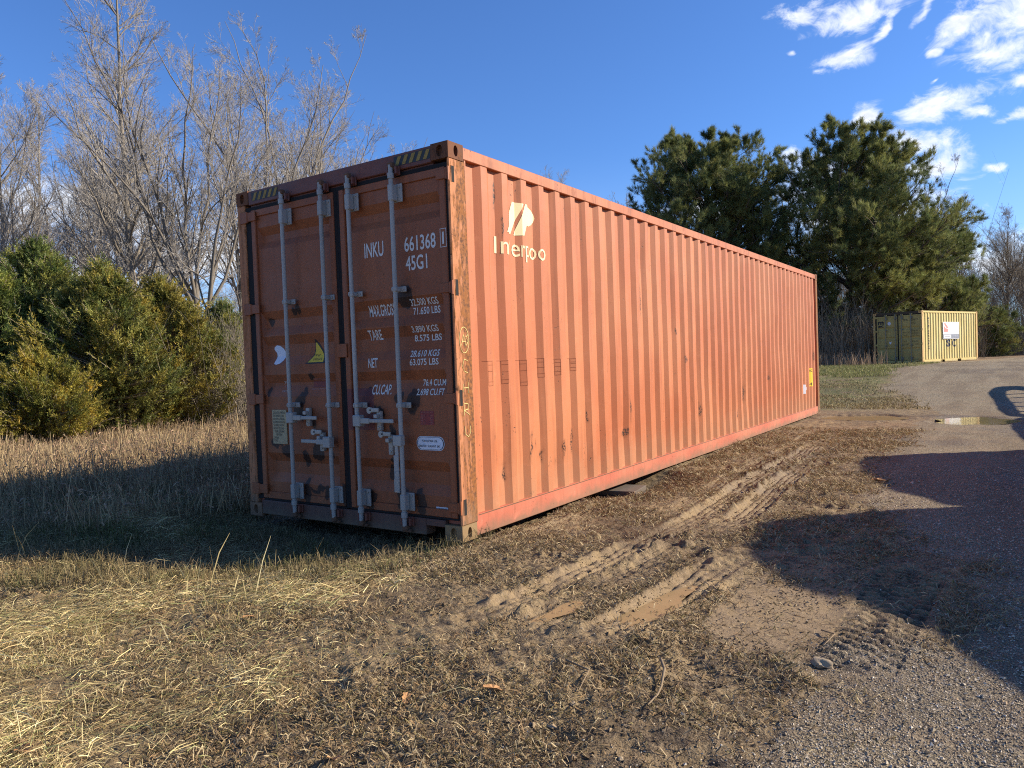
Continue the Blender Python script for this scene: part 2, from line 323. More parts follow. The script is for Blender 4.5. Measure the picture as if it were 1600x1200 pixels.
# ------------------------------------------------------------------ ground mesh (polar sheet, finest near the viewer)
def build_ground():
    cx, cy = 3.3, -4.17
    a0 = math.atan2(-.56, .828)                                  # heading of view, clockwise from +Y
    fine = np.linspace(-R_(42), R_(42), 1000); coarse = np.linspace(R_(42), 2*math.pi-R_(42), 120)[1:-1]
    ang = np.concatenate([fine, coarse])+a0; na = len(ang)
    r1 = 1.0*1.0034**np.arange(0, 870); r2 = r1[-1]*1.02**np.arange(1, 215); r = np.concatenate([[.01, .3, .6, .8], r1, r2]); nr = len(r)
    RR, AA = np.meshgrid(r, ang, indexing='ij'); X = cx+RR*np.sin(AA); Y = cy+RR*np.cos(AA)
    Z = height(X, Y); Z = Z+2.5*sstep(120, 900, RR)*0
    V = np.stack([X, Y, Z], -1).reshape(-1, 3)
    i = np.arange(nr*na).reshape(nr, na); A = i[:-1]; B = np.roll(A, -1, 1); C = i[1:]; D_ = np.roll(C, -1, 1)
    F = np.stack([A, C, D_, B], -1).reshape(-1, 4)
    x, y = X.ravel(), Y.ravel()
    gm = gravel_mask(x, y); sm = straw_mask(x, y)
    A1 = bump2(x, y, 1.0, 11.45, 1.3, 1.25); B1 = bump2(x, y, 2.78, 11.05, 1.0, 1.25)
    wet = np.clip(np.maximum(A1, B1)*2, 0, 1)*.35+.8*sstep(.02, .22, fbm(x*.9, y*.9, 3, 77))*(1-sm)*.7
    lit = sstep(36, 42, y)*(1-gm)+sstep(2.5, 4.5, -x)*sstep(.5, 2, y+0*x)*.8
    lit = np.maximum(lit, .9*sstep(.02, .25, fbm(x*.8, y*.8, 3, 91))*sstep(4, 7, y)*(1-sstep(14, 18, y))*(1-gm))
    green = (1-sstep(.6, 2.2, np.abs(y-(22+0*x))/7))*sstep(.3, 1.5, 1.2-x*.6)*(x > -8)*(1-gm)*(y > 13)
    green = np.maximum(green, .7*(1-sstep(-.4, .1, y+.5))*0); 
    ty = np.zeros_like(x)
    for (xc, w_, y0, y1, dp) in TR:
        u = (x-track_x(xc, y))/w_; ty = np.maximum(ty, (1-sstep(1.0, 1.4, np.abs(u)))*sstep(y0, y0+.5, y)*(1-sstep(y1-1, y1, y))*min(1, dp+.2)*(.15+.85*sstep(-.17, .02, fbm(x*1.2+xc*3, y*.7, 3, 55)+.04)))
    pp = sstep(.2, .7, bump2(x, y, 2.25, -.40, .5, .85)+.6*fbm(x*4, y*4, 3, 17)); ty = np.maximum(ty, pp*.9); wet = wet*(1-pp)
    mask = np.stack([gm, sm, wet], 1); mask2 = np.stack([green, lit, ty*(1-gm)], 1)
    fg = gm.reshape(nr, na)[:-1].ravel() > .5
    for nm, sel in (('ground', ~fg), ('gravel_road', fg)):
        Fs = F[sel]; used = np.zeros(len(V), bool); used[Fs.ravel()] = True; mp = np.cumsum(used)-1
        me = np_mesh(nm, V[used], mp[Fs], {'mask': mask[used], 'mask2': mask2[used]}, smooth=True)
        o = link(nm, me, M_ground); finish(o, kind='structure')
build_ground()

# water
def water_mat(name, c, rough):
    m, g, b = newmat(name); b.inputs['Roughness'].default_value = rough; b.inputs['IOR'].default_value = 1.33
    P = g.n.new('ShaderNodeNewGeometry').outputs['Position']; g.put(b.inputs['Base Color'], g.mix(g.noise(P, 6, 4, .6), c, tuple(x*.7 for x in c)))
    bn = g.node('ShaderNodeBump', {'Strength': .12, 'Distance': .01, 'Height': g.noise(P, 14, 2, .5)}); g.l.new(bn.outputs[0], b.inputs['Normal']); return m
def puddle(name, cx, cy, rx, ry, z, mat, rot=0):
    n = 48; a = np.arange(n)*2*math.pi/n; rr = 1+.18*np.sin(a*3+cx*5)+.10*np.sin(a*5+1)
    x = rx*rr*np.cos(a); y = ry*rr*np.sin(a); c, s = math.cos(rot), math.sin(rot)
    bm = BM(); vs = [bm.verts.new((cx+x[i]*c-y[i]*s, cy+x[i]*s+y[i]*c, z)) for i in range(n)]; bm.faces.new(vs)
    return bm_obj(name, bm, mat)
def wl(cx, cy, d): return hz(cx, cy)+d
W1 = water_mat('still_water', (.20, .16, .10), .03); W2 = water_mat('muddy_water', (.33, .235, .115), .22)
finish(puddle('puddle', 1.0, 11.45, .8, .62, wl(1.0, 11.45, .045), W2), 'muddy brown puddle beyond the far corner of the orange container', 'puddle', kind='structure')
finish(puddle('puddle', 2.78, 11.05, .68, .95, wl(2.78, 11.05, .046), W1), 'clear puddle on the gravel mirroring the yellow container', 'puddle', kind='structure')
finish(puddle('puddle', track_x(1.76, -.6), -.62, .085, .42, float(height(np.array([track_x(1.76, -.6)]), np.array([-.60]))[0])+.012, W2, -.12), 'tan puddle lying in the outer wheel rut', 'puddle', kind='structure')
finish(puddle('puddle', track_x(1.40, -.95), -.95, .05, .22, float(height(np.array([track_x(1.40, -.95)]), np.array([-.95]))[0])+.010, W2, -.12), 'small tan puddle in the inner wheel rut', 'puddle', kind='structure')

# ------------------------------------------------------------------ shipping containers
def text_bm(s, box_, shear=0, off=0.0, slant=0):
    """flat lettering filling the box (u0,u1,v0,v1); verts are (u,v,0)"""
    cu = bpy.data.curves.new('t', 'FONT'); cu.body = s; cu.resolution_u = 3; cu.offset = off
    o = bpy.data.objects.new('t', cu); col.objects.link(o); bpy.context.view_layer.update()
    me = bpy.data.meshes.new_from_object(o.evaluated_get(bpy.context.evaluated_depsgraph_get()))
    bm = BM(); bm.from_mesh(me); bpy.data.objects.remove(o); bpy.data.curves.remove(cu); bpy.data.meshes.remove(me)
    xs = [v.co.x for v in bm.verts]; ys = [v.co.y for v in bm.verts]; u0, u1, v0, v1 = box_
    kx = (u1-u0)/(max(xs)-min(xs)); ky = (v1-v0)/(max(ys)-min(ys)); mx, my = min(xs), min(ys)
    for v in bm.verts:
        y = (v.co.y-my)*ky; v.co = Vector((u0+(v.co.x-mx)*kx+shear*y, v0+y+slant*(v.co.x-mx)*kx, 0))
    return bm
def poly_bm(pts):
    bm = BM(); bm.faces.new([bm.verts.new((u, v, 0)) for u, v in pts]); return bm
def rect_bm(u0, u1, v0, v1): return poly_bm([(u0, v0), (u1, v0), (u1, v1), (u0, v1)])
def join(bms):
    o = BM()
    for b in bms:
        me = bpy.data.meshes.new('t'); b.to_mesh(me); b.free(); o.from_mesh(me); bpy.data.meshes.remove(me)
    return o
def on_side(bm, ybr, surf, lift=.0025):
    for y in ybr: bmesh.ops.bisect_plane(bm, geom=bm.verts[:]+bm.edges[:]+bm.faces[:], plane_co=(y, 0, 0), plane_no=(1, 0, 0))
    for v in bm.verts: v.co = Vector((surf(v.co.x, v.co.y)+lift, v.co.x, v.co.y))
    bmesh.ops.recalc_face_normals(bm, faces=bm.faces); return bm
def on_door(bm, zbr, surf, lift=.002):
    for z in zbr: bmesh.ops.bisect_plane(bm, geom=bm.verts[:]+bm.edges[:]+bm.faces[:], plane_co=(0, z, 0), plane_no=(0, 1, 0))
    for v in bm.verts: v.co = Vector((v.co.x, surf(v.co.y)-lift, v.co.y))
    return bm
def holed_plate(bm, O, U, V_, Nn, w_, h_, hc, hr, depth=.03, n=24):
    """rect plate at origin O spanned by U*w,V*h with an oval hole (centre hc, radii hr); tunnel goes along -Nn"""
    O, U, V_, Nn = map(Vector, (O, U, V_, Nn)); inn, inn2, outr = [], [], []
    for k in range(n):
        a = 2*math.pi*k/n; cx, cy = math.cos(a), math.sin(a)
        p = (hc[0]+hr[0]*cx, hc[1]+hr[1]*cy); s = 1e9
        for (c, lim, c0) in ((cx, w_, hc[0]), (cy, h_, hc[1])):
            if abs(c) > 1e-6: s = min(s, ((lim-c0) if c > 0 else c0)/abs(c))
        q = (hc[0]+cx*s, hc[1]+cy*s)
        inn.append(bm.verts.new(O+U*p[0]+V_*p[1])); inn2.append(bm.verts.new(O+U*p[0]+V_*p[1]-Nn*depth)); outr.append(bm.verts.new(O+U*q[0]+V_*q[1]))
    cs = [(0, 0), (w_, 0), (w_, h_), (0, h_)]
    for k in range(n):
        j = (k+1) % n; bm.faces.new((inn[k], inn[j], outr[j], outr[k])); bm.faces.new((inn[k], inn2[k], inn2[j], inn[j]))
        a_, b_ = outr[k].co, outr[j].co
        for c in cs:
            p = O+U*c[0]+V_*c[1]
            if (a_-p).length > 1e-4 and (b_-p).length > 1e-4:
                da = (a_-O); db = (b_-O)
                ua, va, ub, vb = da.dot(U), da.dot(V_), db.dot(U), db.dot(V_)
                on = lambda t, l: abs(t-l) < 1e-5
                if ((on(ua, c[0]) and on(vb, c[1])) or (on(ub, c[0]) and on(va, c[1]))) and not (on(ua, ub) or on(va, vb)):
                    bm.faces.new((outr[k], outr[j], bm.verts.new(p)))
    bm.faces.new(inn2)
def casting(bm, x0, x1, y0, y1, z0, z1, side_x, front_y):
    """corner casting: box core with holed plates on the outward faces (side_x=+1 when x1 is outside, front_y=-1 when y0 is outside)"""
    t = .014
    cx0, cx1 = (x0, x1-t) if side_x > 0 else (x0+t, x1); cy0, cy1 = (y0+t, y1) if front_y < 0 else (y0, y1-t)
    box(bm, cx0+.0, cx1-.03 if side_x > 0 else cx1, cy0+.03 if front_y < 0 else cy0, cy1-(.03 if front_y > 0 else 0), z0+.001, z1-.001)
    w_, h_ = y1-y0, z1-z0
    X = x1 if side_x > 0 else x0
    holed_plate(bm, (X, y0, z0), (0, 1, 0), (0, 0, 1), (side_x, 0, 0), w_, h_, (w_*.5, h_*.5), (.024, .040))
    Y = y0 if front_y < 0 else y1; w_ = x1-x0
    holed_plate(bm, (x0, Y, z0), (1, 0, 0), (0, 0, 1), (0, front_y, 0), w_, h_, (w_*.5, h_*.5), (.030, .042))
    for zz in (z0, z1):
        f = bm.faces.new([bm.verts.new(p) for p in ((x0, y0, zz), (x1, y0, zz), (x1, y1, zz), (x0, y1, zz))])
    # back faces
    XX = x0 if side_x > 0 else x1; bm.faces.new([bm.verts.new(p) for p in ((XX, y0, z0), (XX, y1, z0), (XX, y1, z1), (XX, y0, z1))])
    YY = y1 if front_y < 0 else y0; bm.faces.new([bm.verts.new(p) for p in ((x0, YY, z0), (x1, YY, z0), (x1, YY, z1), (x0, YY, z1))])
WID = 2.438
def container(name, L, H, mats, label, cat, loc, rz, zpat, pockets=(), rods=(-1.77, -1.29, -.975, -.515)):
    body, post, rail, gask, steel, frame = (mats[k] for k in ('body', 'post', 'rail', 'gasket', 'steel', 'frame'))
    T = empty(name, loc, rz, label, cat); W = WID; res = {'T': T}
    e = .004
    # posts, castings
    for sx in (0, 1):
        for sy in (0, 1):
            bm = BM(); x0, x1 = (-.024, -.002) if sx else (-W+.002, -W+.105); ya, yb = (.002, .2) if sy == 0 else (L-.16, L-.002)
            if sy == 1: x0, x1 = (-.16, -.002) if sx else (-W+.002, -W+.16)
            if sy == 0:
                box(bm, x0, x1, ya, yb, .117, H-.117, .008)
            else: box(bm, x0, x1, ya, yb, .117, H-.117, .008)
            bm_obj('corner_post', bm, post, T)
            for sz in (0, 1):
                bm = BM(); casting(bm, -.162 if sx else -W, 0 if sx else -W+.162, 0 if sy == 0 else L-.178, .178 if sy == 0 else L, 0 if sz == 0 else H-.118, .118 if sz == 0 else H, 1 if sx else -1, -1 if sy == 0 else 1)
                bmesh.ops.remove_doubles(bm, verts=bm.verts, dist=1e-5)
                bm_obj('corner_casting', bm, mats.get('topcast', post) if sz else (post if not (sx and sy == 0) else mats.get('mudcast', post)), T)
    for sx in (0, 1):
        xo = -.004 if sx else -W+.064; bm = BM(); box(bm, xo-.06, xo, .179, L-.179, H-.10, H-.012, .004); bm_obj('top_rail', bm, frame, T)
        bm = BM()
        cuts = [.179]+[c for a in pockets for c in a]+[L-.179]; xo = -.006 if sx else -W+.056
        for i in range(0, len(cuts), 2): box(bm, xo-.05, xo, cuts[i], cuts[i+1], .012, .168, .005)
        for a in pockets: box(bm, xo-.05, xo-.002, a[0]-.001, a[1]+.001, .132, .166)
        bm_obj('bottom_rail', bm, rail, T)
        bm = BM(); xs_ = xo; box(bm, xs_-.006, xs_+.0012, .21, L-.21, .1605, .1665); bm_obj('rail_weld', bm, mats['cam'], T)
    # corrugated side panels
    p = .278; s0 = .342; pat = [(-.078, 1), (0, 1), (.061, 0), (.139, 0)]      # (offset, inner?)
    ys = []; k = 0
    while True:
        b0 = s0+k*p; done = False
        for (o_, inn) in pat:
            if b0+o_ < L-.23: ys.append((b0+o_, inn))
            else: done = True
        if done: break
        k += 1
    ys = [(.199, 0), (.215, 0)]+ys+[(L-.175, ys[-1][1]), (L-.161, 0)]
    yv = np.array([a for a, _ in ys]); xv = np.array([-.049 if i else -.013 for _, i in ys])
    dents = [(2.85, .50, .22, .022), (5.3, 1.0, .25, .018), (1.45, .40, .2, .014), (4.2, 2.0, .3, .014), (7.1, .65, .35, .022), (3.4, 2.3, .2, .012), (9.0, 1.5, .4, .018), (.55, .45, .18, .012), (6.2, .45, .25, .016)]
    def surf(y, z): return float(np.interp(y, yv, xv))+float(fbm(np.array([y*1.3]), np.array([z*1.6]), 3, int(L)+2)[0])*.013-.5*sum(d_*math.exp(-((y-a_)**2+(z-b_)**2)/(r0_*r0_)) for a_, b_, r0_, d_ in dents)
    zv = np.linspace(.165, H-.098, 26)
    for sx in (1, 0):
        ny, nz = len(yv), len(zv); X = np.array([[surf(a, z) for z in zv] for a in yv]); Yg, Zg = np.meshgrid(yv, zv, indexing='ij')
        if not sx: X = -W-X
        V = np.stack([X, Yg, Zg], -1).reshape(-1, 3); ii = np.arange(ny*nz).reshape(ny, nz)
        F = np.stack([ii[:-1, :-1], ii[1:, :-1], ii[1:, 1:], ii[:-1, 1:]], -1).reshape(-1, 4)
        if not sx: F = F[:, ::-1]
        o = link('side_panel', np_mesh('side_panel', V, F), body, T)
        if sx: res['side'] = o
    res['surf'] = surf; res['ybr'] = list(yv)
    # roof, end wall, floor
    bm = BM(); box(bm, -W+.06, -.06, .17, L-.17, H-.05, H-.03)
    for i in range(int((L-.6)/.35)): box(bm, -W+.2, -.2, .3+i*.35, .46+i*.35, H-.031, H-.014, .006)
    bm_obj('roof_panel', bm, frame, T)
    bm = BM(); box(bm, -W+.08, -.08, L-.05, L-.02, .13, H-.1)
    for i in range(8): box(bm, -W+.22+i*.26, -W+.36+i*.26, L-.021, L-.004, .2, H-.2, .006)
    bm_obj('end_wall', bm, body, T)
    bm = BM(); box(bm, -W+.06, -.06, .05, L-.05, .12, .15)
    for i in range(int(L/.6)): box(bm, -W+.07, -.07, .4+i*.6, .45+i*.6, .02, .119)
    bm_obj('floor_frame', bm, rail, T)
    # header and sill
    top = H-2.896+2.756; bm = BM(); box(bm, -W+.163, -.163, .004, .09, top+.012, H-.006, .006); box(bm, -W+.163, -.163, .03, .11, top-.05, top+.011)
    hd = bm_obj('door_header', bm, frame, T); res['header'] = hd
    bm = BM(); box(bm, -W+.163, -.35, .004, .12, .022, .148, .006); box(bm, -.349, -.163, .006, .12, .095, .147, .004)
    res['sill'] = bm_obj('door_sill', bm, mats.get('sill', frame), T)
    # doors
    s = (H-2.896); ztop = 2.722+s; zbot = .168
    zb = [a for a, _ in zpat]; dv = [d for _, d in zpat]
    def dsurf(z): return .026+float(np.interp(z, zb[::-1], dv[::-1]))
    res['dsurf'] = dsurf; res['zbr'] = zb; res['doors'] = []
    for di, (xa, xb) in enumerate(((-2.255, -1.206), (-1.140, -.046))):
        bm = BM()
        fw = .058
        box(bm, xa, xa+fw, .006, .05, zbot, ztop, .006); box(bm, xb-fw, xb, .006, .05, zbot, ztop, .006)
        box(bm, xa+fw, xb-fw, .012, .05, ztop-.06, ztop, .004); box(bm, xa+fw, xb-fw, .012, .05, zbot, zbot+.06, .004)
        zz = [ztop-.061]+[z for z in zb if zbot+.08 < z < ztop-.08]+[zbot+.061]
        sub = []
        for a, b_ in zip(zz[:-1], zz[1:]): sub += [a]
        sub.append(zz[-1])
        ins = .03; cols = [xa+fw-.001, xa+fw+ins, xb-fw-ins, xb-fw+.001]; grid = []
        for z in sub:
            d = dsurf(z); grid.append([bm.verts.new((cols[0], .028, z)), bm.verts.new((cols[1], d, z)), bm.verts.new((cols[2], d, z)), bm.verts.new((cols[3], .028, z))])
        for r0, r1 in zip(grid[:-1], grid[1:]):
            for c in range(3): bm.faces.new((r0[c], r1[c], r1[c+1], r0[c+1]))
        door = bm_obj('door', bm, mats['door'][di], T); res['doors'].append(door)
        # gasket (lies between door, frame and header)
        bm = BM(); g0 = .016
        box(bm, -W+.106 if di == 0 else xa-.032, xa-.001, g0, .046, zbot-.01, ztop+.03); box(bm, xb+.001, xb+(.032 if di == 0 else .020), g0, .046, zbot-.01, ztop+.03)
        box(bm, xa, xb, g0, .046, ztop+.001, ztop+.03); box(bm, xa, xb, g0, .046, zbot-.016, zbot-.001)
        bm_obj('door_gasket', bm, gask, door)
        # hinges
        for hzv in (2.665+s, 1.85+s*.6, 1.05+s*.3, .25):
            bm = BM()
            if di == 1: box(bm, xb-.075, xb+.012, -.006, .008, hzv-.035, hzv+.035, .003); cyl(bm, (xb+.020, .002, hzv-.04), (xb+.020, .002, hzv+.04), .011); box(bm, -.016, -.003, -.006, .012, hzv-.05, hzv+.05, .001)
            else: box(bm, xa-.03, xa+.075, -.006, .008, hzv-.04, hzv+.04, .003); cyl(bm, (xa-.04, .0, hzv-.045), (xa-.04, .0, hzv+.045), .013); box(bm, -W+.05, xa-.035, -.008, .0015, hzv-.05, hzv+.05, .002)
            bm_obj('hinge', bm, mats['door'][di], door, True)
            if di == 1:
                bm = BM(); box(bm, -.02, -.0006, .030, .062, hzv-.058, hzv+.058); bm_obj('hinge_recess_shade', bm, gask, T)  # solid black block standing in for the shade inside a hinge cut-out
                bm = BM(); box(bm, -.02, .0012, .024, .0275, hzv-.058, hzv+.058); bm_obj('hinge_lug', bm, post, T)
        for rx in rods[di*2:di*2+2]:
            bm = BM(); cyl(bm, (rx, -.048, .085), (rx, -.048, 2.80+s), .0175, n=14)
            for (za, zc) in ((2.70+s, 2.74+s), (.15, .19)): cyl(bm, (rx, -.048, za), (rx, -.048, zc), .025, n=12)
            bm_obj('lock_rod', bm, steel, door, True)
            for sg, zc in ((1, 2.80+s), (-1, .07)):
                bm = BM()
                box(bm, rx-.024, rx+.024, -.062, -.016, zc-.022, zc+.022, .008); box(bm, rx-.012, rx+.045, -.04, -.012, zc-.034, zc-.010, .005)
                bm_obj('locking_cam', bm, mats['cam'], door, True)
            for zc in (2.76+s, .115):
                bm = BM()
                box(bm, rx-.055, rx+.055, -.014, .004, zc-.035, zc+.035, .004); box(bm, rx-.05, rx-.03, -.045, -.014, zc-.03, zc+.03, .004); box(bm, rx+.034, rx+.052, -.045, -.014, zc-.03, zc+.03, .004)
                bm_obj('cam_keeper', bm, frame, door, True)
            for (zc, hh, wr) in ((2.595+s, .068, .046), (.265, .068, .046), (1.875+s*.6, .021, .048), (1.0+s*.3, .021, .048)):
                bm = BM(); box(bm, rx-.026, rx+wr+.02, -.008, .006, zc-hh, zc+hh, .003)
                box(bm, rx-.024, rx+.024, -.068, -.008, zc-hh*.9, zc+hh*.9, .006)
                for bz in (-.7, .7) if hh > .05 else (0,):
                    for bx in ((rx+wr+.002,) if hh > .05 else (rx+wr, rx-.010)): cyl(bm, (bx, -.008 if bx > rx+.03 else -.068, zc+bz*hh), (bx, -.016 if bx > rx+.03 else -.072, zc+bz*hh), .008, n=8)
                bm_obj('rod_bracket', bm, steel, door, True)
    return res
def decal(name, bm, mat, par, th=0): return bm_obj(name, bm, mat, par)

M_gasket = simple('gasket_rubber', (.008, .007, .007), .9, var=.4)
M_steel = paint('galvanised_rod', (.31, .30, .275), (.39, .38, .35), rust=.15, streak=.25, chip=.25, rough=.5, dirt_h=.12)
M_latch = paint('galvanised_latch', (.36, .34, .30), (.46, .44, .39), rust=.45, streak=.3, chip=.6, rough=.5, dirt_h=0)
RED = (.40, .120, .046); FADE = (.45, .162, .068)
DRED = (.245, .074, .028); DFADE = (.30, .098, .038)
BS = [(.50, .58, .014, .07), (.62, .41, .02, .05), (.98, .58, .016, .09), (1.08, .62, .02, .04), (1.18, .50, .022, .05), (1.72, .55, .018, .08), (1.53, .50, .02, .06), (2.02, .78, .012, .07), (2.95, .78, .02, .10), (2.86, .52, .05, .045), (5.1, .60, .03, .06),
      (7.0, .72, .06, .12), (6.95, .50, .04, .10), (6.6, .44, .03, .05), (4.6, 1.25, .04, .03), (3.35, 1.95, .012, .16), (3.6, 2.3, .03, .05), (.62, 2.62, .012, .10), (.68, 2.35, .012, .05), (4.3, 1.6, .02, .03), (2.5, 1.2, .012, .04), (8.4, .9, .05, .05), (6.1, 1.9, .03, .04), (11.7, 2.2, .05, .09), (11.8, 1.2, .05, .08)]
M_red = paint('orange_red_paint', RED, FADE, rust=.25, streak=.42, chip=.62, rough=.55, dirt_h=.0, runs=2.85, blots=BS, axis=1)
M_redrail = paint('orange_red_rail', (.42, .115, .068), (.48, .17, .10), rust=.4, streak=.3, chip=.7, dirt_h=.13)
M_redtop = paint('orange_red_top', (.40, .125, .05), (.42, .15, .065), rust=1.3, streak=.8, chip=1.0, heavy=.28, rustcol=(.26, .075, .025), dirt_h=0)
M_redhead = paint('dull_red_header', (.17, .055, .035), (.13, .06, .05), rust=.5, streak=.3, chip=.9, dirt_h=0, heavy=.15)
M_sill = paint('muddy_red_sill', (.12, .055, .04), (.10, .07, .055), rust=.5, chip=.9, dirt_h=.12)
M_post = paint('rusted_post', (.42, .165, .075), (.46, .20, .09), rust=1.6, streak=1.0, chip=1.2, rough=.8, dirt_h=.35, heavy=.62, rustcol=(.24, .088, .020), dark=(.075, .03, .012))
M_topcast = paint('dark_rusted_casting', (.13, .055, .03), (.20, .08, .035), rust=1.2, streak=.8, chip=1.2, rough=.85, dirt_h=0, heavy=.7, rustcol=(.16, .06, .02), dark=(.03, .016, .012))
M_mudcast = paint('mud_caked_casting', (.25, .17, .085), (.20, .125, .06), rust=.6, chip=.9, dirt_h=0, heavy=.2)
BL = [(-1.68, 1.07, .045, .06), (-1.74, .98, .075, .12), (-1.70, .92, .05, .06), (-2.06, .66, .09, .05), (-1.92, .60, .09, .06), (-1.52, .60, .07, .09), (-1.70, .55, .05, .07), (-1.36, .60, .035, .05),
      (-1.55, .28, .10, .025), (-1.42, .26, .05, .05), (-1.68, .26, .045, .13), (-1.22, .25, .03, .12), (-1.78, 1.80, .035, .05), (-1.72, 1.82, .035, .06), (-2.10, 1.74, .035, .035), (-2.15, 1.10, .03, .06), (-1.6, 1.24, .04, .025), (-1.57, .86, .03, .05)]
BR = [(-.49, 1.83, .085, .11), (-.56, 1.86, .05, .07), (-.45, 1.02, .07, .11), (-.60, 1.05, .05, .05), (-.93, 1.07, .04, .06), (-.80, .93, .05, .045), (-.88, .96, .035, .04), (-.66, .80, .028, .05), (-.70, .46, .06, .07), (-.65, .56, .05, .03), (-.58, .28, .06, .10), (-.40, .26, .05, .12), (-.92, .24, .045, .08), (-.30, 2.20, .0, .0), (-.70, 1.14, .02, .02)]
BR = [b for b in BR if b[2] > 0]
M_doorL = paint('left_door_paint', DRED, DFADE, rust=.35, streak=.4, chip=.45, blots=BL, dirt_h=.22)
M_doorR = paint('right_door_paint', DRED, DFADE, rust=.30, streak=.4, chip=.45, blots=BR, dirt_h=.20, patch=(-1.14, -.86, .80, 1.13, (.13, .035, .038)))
ZP = [(2.722, 0), (2.56, 0), (2.49, .036), (2.43, .036), (2.37, .004), (1.82, .004), (1.745, .038), (1.68, .038), (1.61, .004), (1.60, .004), (1.52, .036), (1.42, .036), (1.345, .004), (1.262, .004), (1.19, .036), (1.165, .036), (1.07, .004), (.575, .004), (.50, .036), (.40, .036), (.32, .004), (.168, .004)]
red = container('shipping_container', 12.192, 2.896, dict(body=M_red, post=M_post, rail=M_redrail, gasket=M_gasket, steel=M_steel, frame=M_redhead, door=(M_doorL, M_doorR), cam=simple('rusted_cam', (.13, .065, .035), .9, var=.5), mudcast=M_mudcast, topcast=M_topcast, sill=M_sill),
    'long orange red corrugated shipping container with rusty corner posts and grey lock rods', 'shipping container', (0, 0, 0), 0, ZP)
for c in red['T'].children:
    if c.name.startswith('top_rail') or c.name.startswith('roof_panel'): c.data.materials[0] = M_redtop
M_white = simple('white_lettering', (.62, .62, .60), .6, var=.12, scale=30)
M_cream = simple('cream_lettering', (.78, .66, .36), .6, var=.10, scale=20)
M_faint = simple('faded_lettering', (.40, .17, .14), .7, var=.3, scale=40)
M_ink = simple('black_ink', (.02, .02, .022), .6, var=.3)
M_yel = simple('warning_yellow', (.62, .45, .03), .6, var=.2)
M_hazy = simple('worn_hazard_yellow', (.30, .20, .05), .8, var=.6, scale=30)
dl, dr = red['doors']; ds = red['dsurf']; zb = red['zbr']
DX = .020
def dtext(s, x0, x1, z0, z1, mat=M_white, par=None, name='lettering', slant=0.0, lift=.0025, off=0.0):
    x0, x1 = x0-DX, x1-DX
    bm = text_bm(s, (x0, x1, z0, z1), slant=slant, off=off); on_door(bm, zb, ds, lift); return bm_obj(name, bm, mat, par or dr)
for a in [("INKU", -.875, -.670, 2.152, 2.268), ("661368", -.455, -.148, 2.155, 2.268), ("45G1", -.448, -.235, 2.012, 2.122),
          ("MAX.GROSS", -.878, -.600, 1.692, 1.782), ("32.500 KGS", -.435, -.165, 1.748, 1.800), ("71.650 LBS", -.420, -.155, 1.680, 1.735),
          ("TARE", -.885, -.740, 1.508, 1.588), ("3.890 KGS", -.425, -.165, 1.545, 1.595), ("8.575 LBS", -.415, -.150, 1.478, 1.528),
          ("NET", -.885, -.785, 1.292, 1.368), ("28.610 KGS", -.450, -.165, 1.362, 1.412), ("63.075 LBS", -.448, -.165, 1.298, 1.348),
          ("CU.CAP.", -.865, -.655, 1.080, 1.158), ("76.4 CU.M", -.345, -.125, 1.142, 1.192), ("2.698 CU.FT", -.395, -.125, 1.072, 1.122)]:
    dtext(*a, off=.014)
DX = .004
dtext("1", -.082, -.066, 2.168, 2.255)
fr = join([rect_bm(-.106, -.102, 2.145, 2.280), rect_bm(-.0520, -.048, 2.145, 2.280), rect_bm(-.102, -.052, 2.145, 2.149), rect_bm(-.102, -.052, 2.276, 2.280)])
on_door(fr, [], lambda z: .006, .0015)
# the check digit sits on the door's edge flange: shift it onto that flange
bm_obj('check_digit_frame', fr, M_white, dr)
for c in dr.children:
    if c.name.startswith('lettering'):
        xs = [v.co.x for v in c.data.vertices]
        if max(xs) < -.03 and min(xs) > -.095:
            for v in c.data.vertices: v.co.y = .0035
DX = 0
# faint and small stickers
def sticker(name, pts, mat, par, lift=.002, mk=None):
    b = poly_bm(pts); on_door(b, zb, ds, lift); return bm_obj(name, b, mat, par)
def arc(cx, cz, rx, rz, a0, a1, n=14): return [(cx+rx*math.cos(R_(a0+(a1-a0)*i/n)), cz+rz*math.sin(R_(a0+(a1-a0)*i/n))) for i in range(n+1)]
M_sticker = simple('white_sticker', (.60, .64, .72), .45, var=.08)
x0 = .055
moon = [(-2.000, 1.505), (-1.978, 1.520), (-1.945, 1.515), (-1.91, 1.49), (-1.885, 1.455), (-1.882, 1.42), (-1.90, 1.385), (-1.93, 1.358), (-1.968, 1.350), (-1.99, 1.358), (-1.988, 1.375), (-1.978, 1.40), (-1.975, 1.43), (-1.980, 1.455), (-1.998, 1.475), (-2.005, 1.49)]
sticker('round_sticker', [(-1.885+(x+1.882)*1.28-.035, z) for x, z in moon], M_sticker, dl)
tri = [(-1.645, 1.345), (-1.405, 1.345), (-1.41, 1.40), (-1.44, 1.455), (-1.49, 1.515), (-1.525, 1.552), (-1.538, 1.548), (-1.54, 1.47), (-1.56, 1.42), (-1.60, 1.38)]
tri = [(x-.005, z) for x, z in tri]; tc_ = (-1.505, 1.405)
sticker('warning_sticker', tri, M_ink, dl)
sticker('warning_sticker_face', [(tc_[0]+(x-tc_[0])*.80, tc_[1]+(z-tc_[1])*.80) for x, z in tri], M_yel, dl, .0035)
dtext("9'6\"", -1.545, -1.475, 1.405, 1.425, M_ink, dl, lift=.0048); dtext("HIGH", -1.555, -1.455, 1.372, 1.392, M_ink, dl, lift=.0048)
M_plate = simple('worn_data_plate', (.36, .29, .16), .5, var=.45, scale=40, bump=.002)
bm = BM(); box(bm, -2.100, -1.910, .019, .0285, .655, .955, .002); bm_obj('data_plate', bm, M_plate, dl)
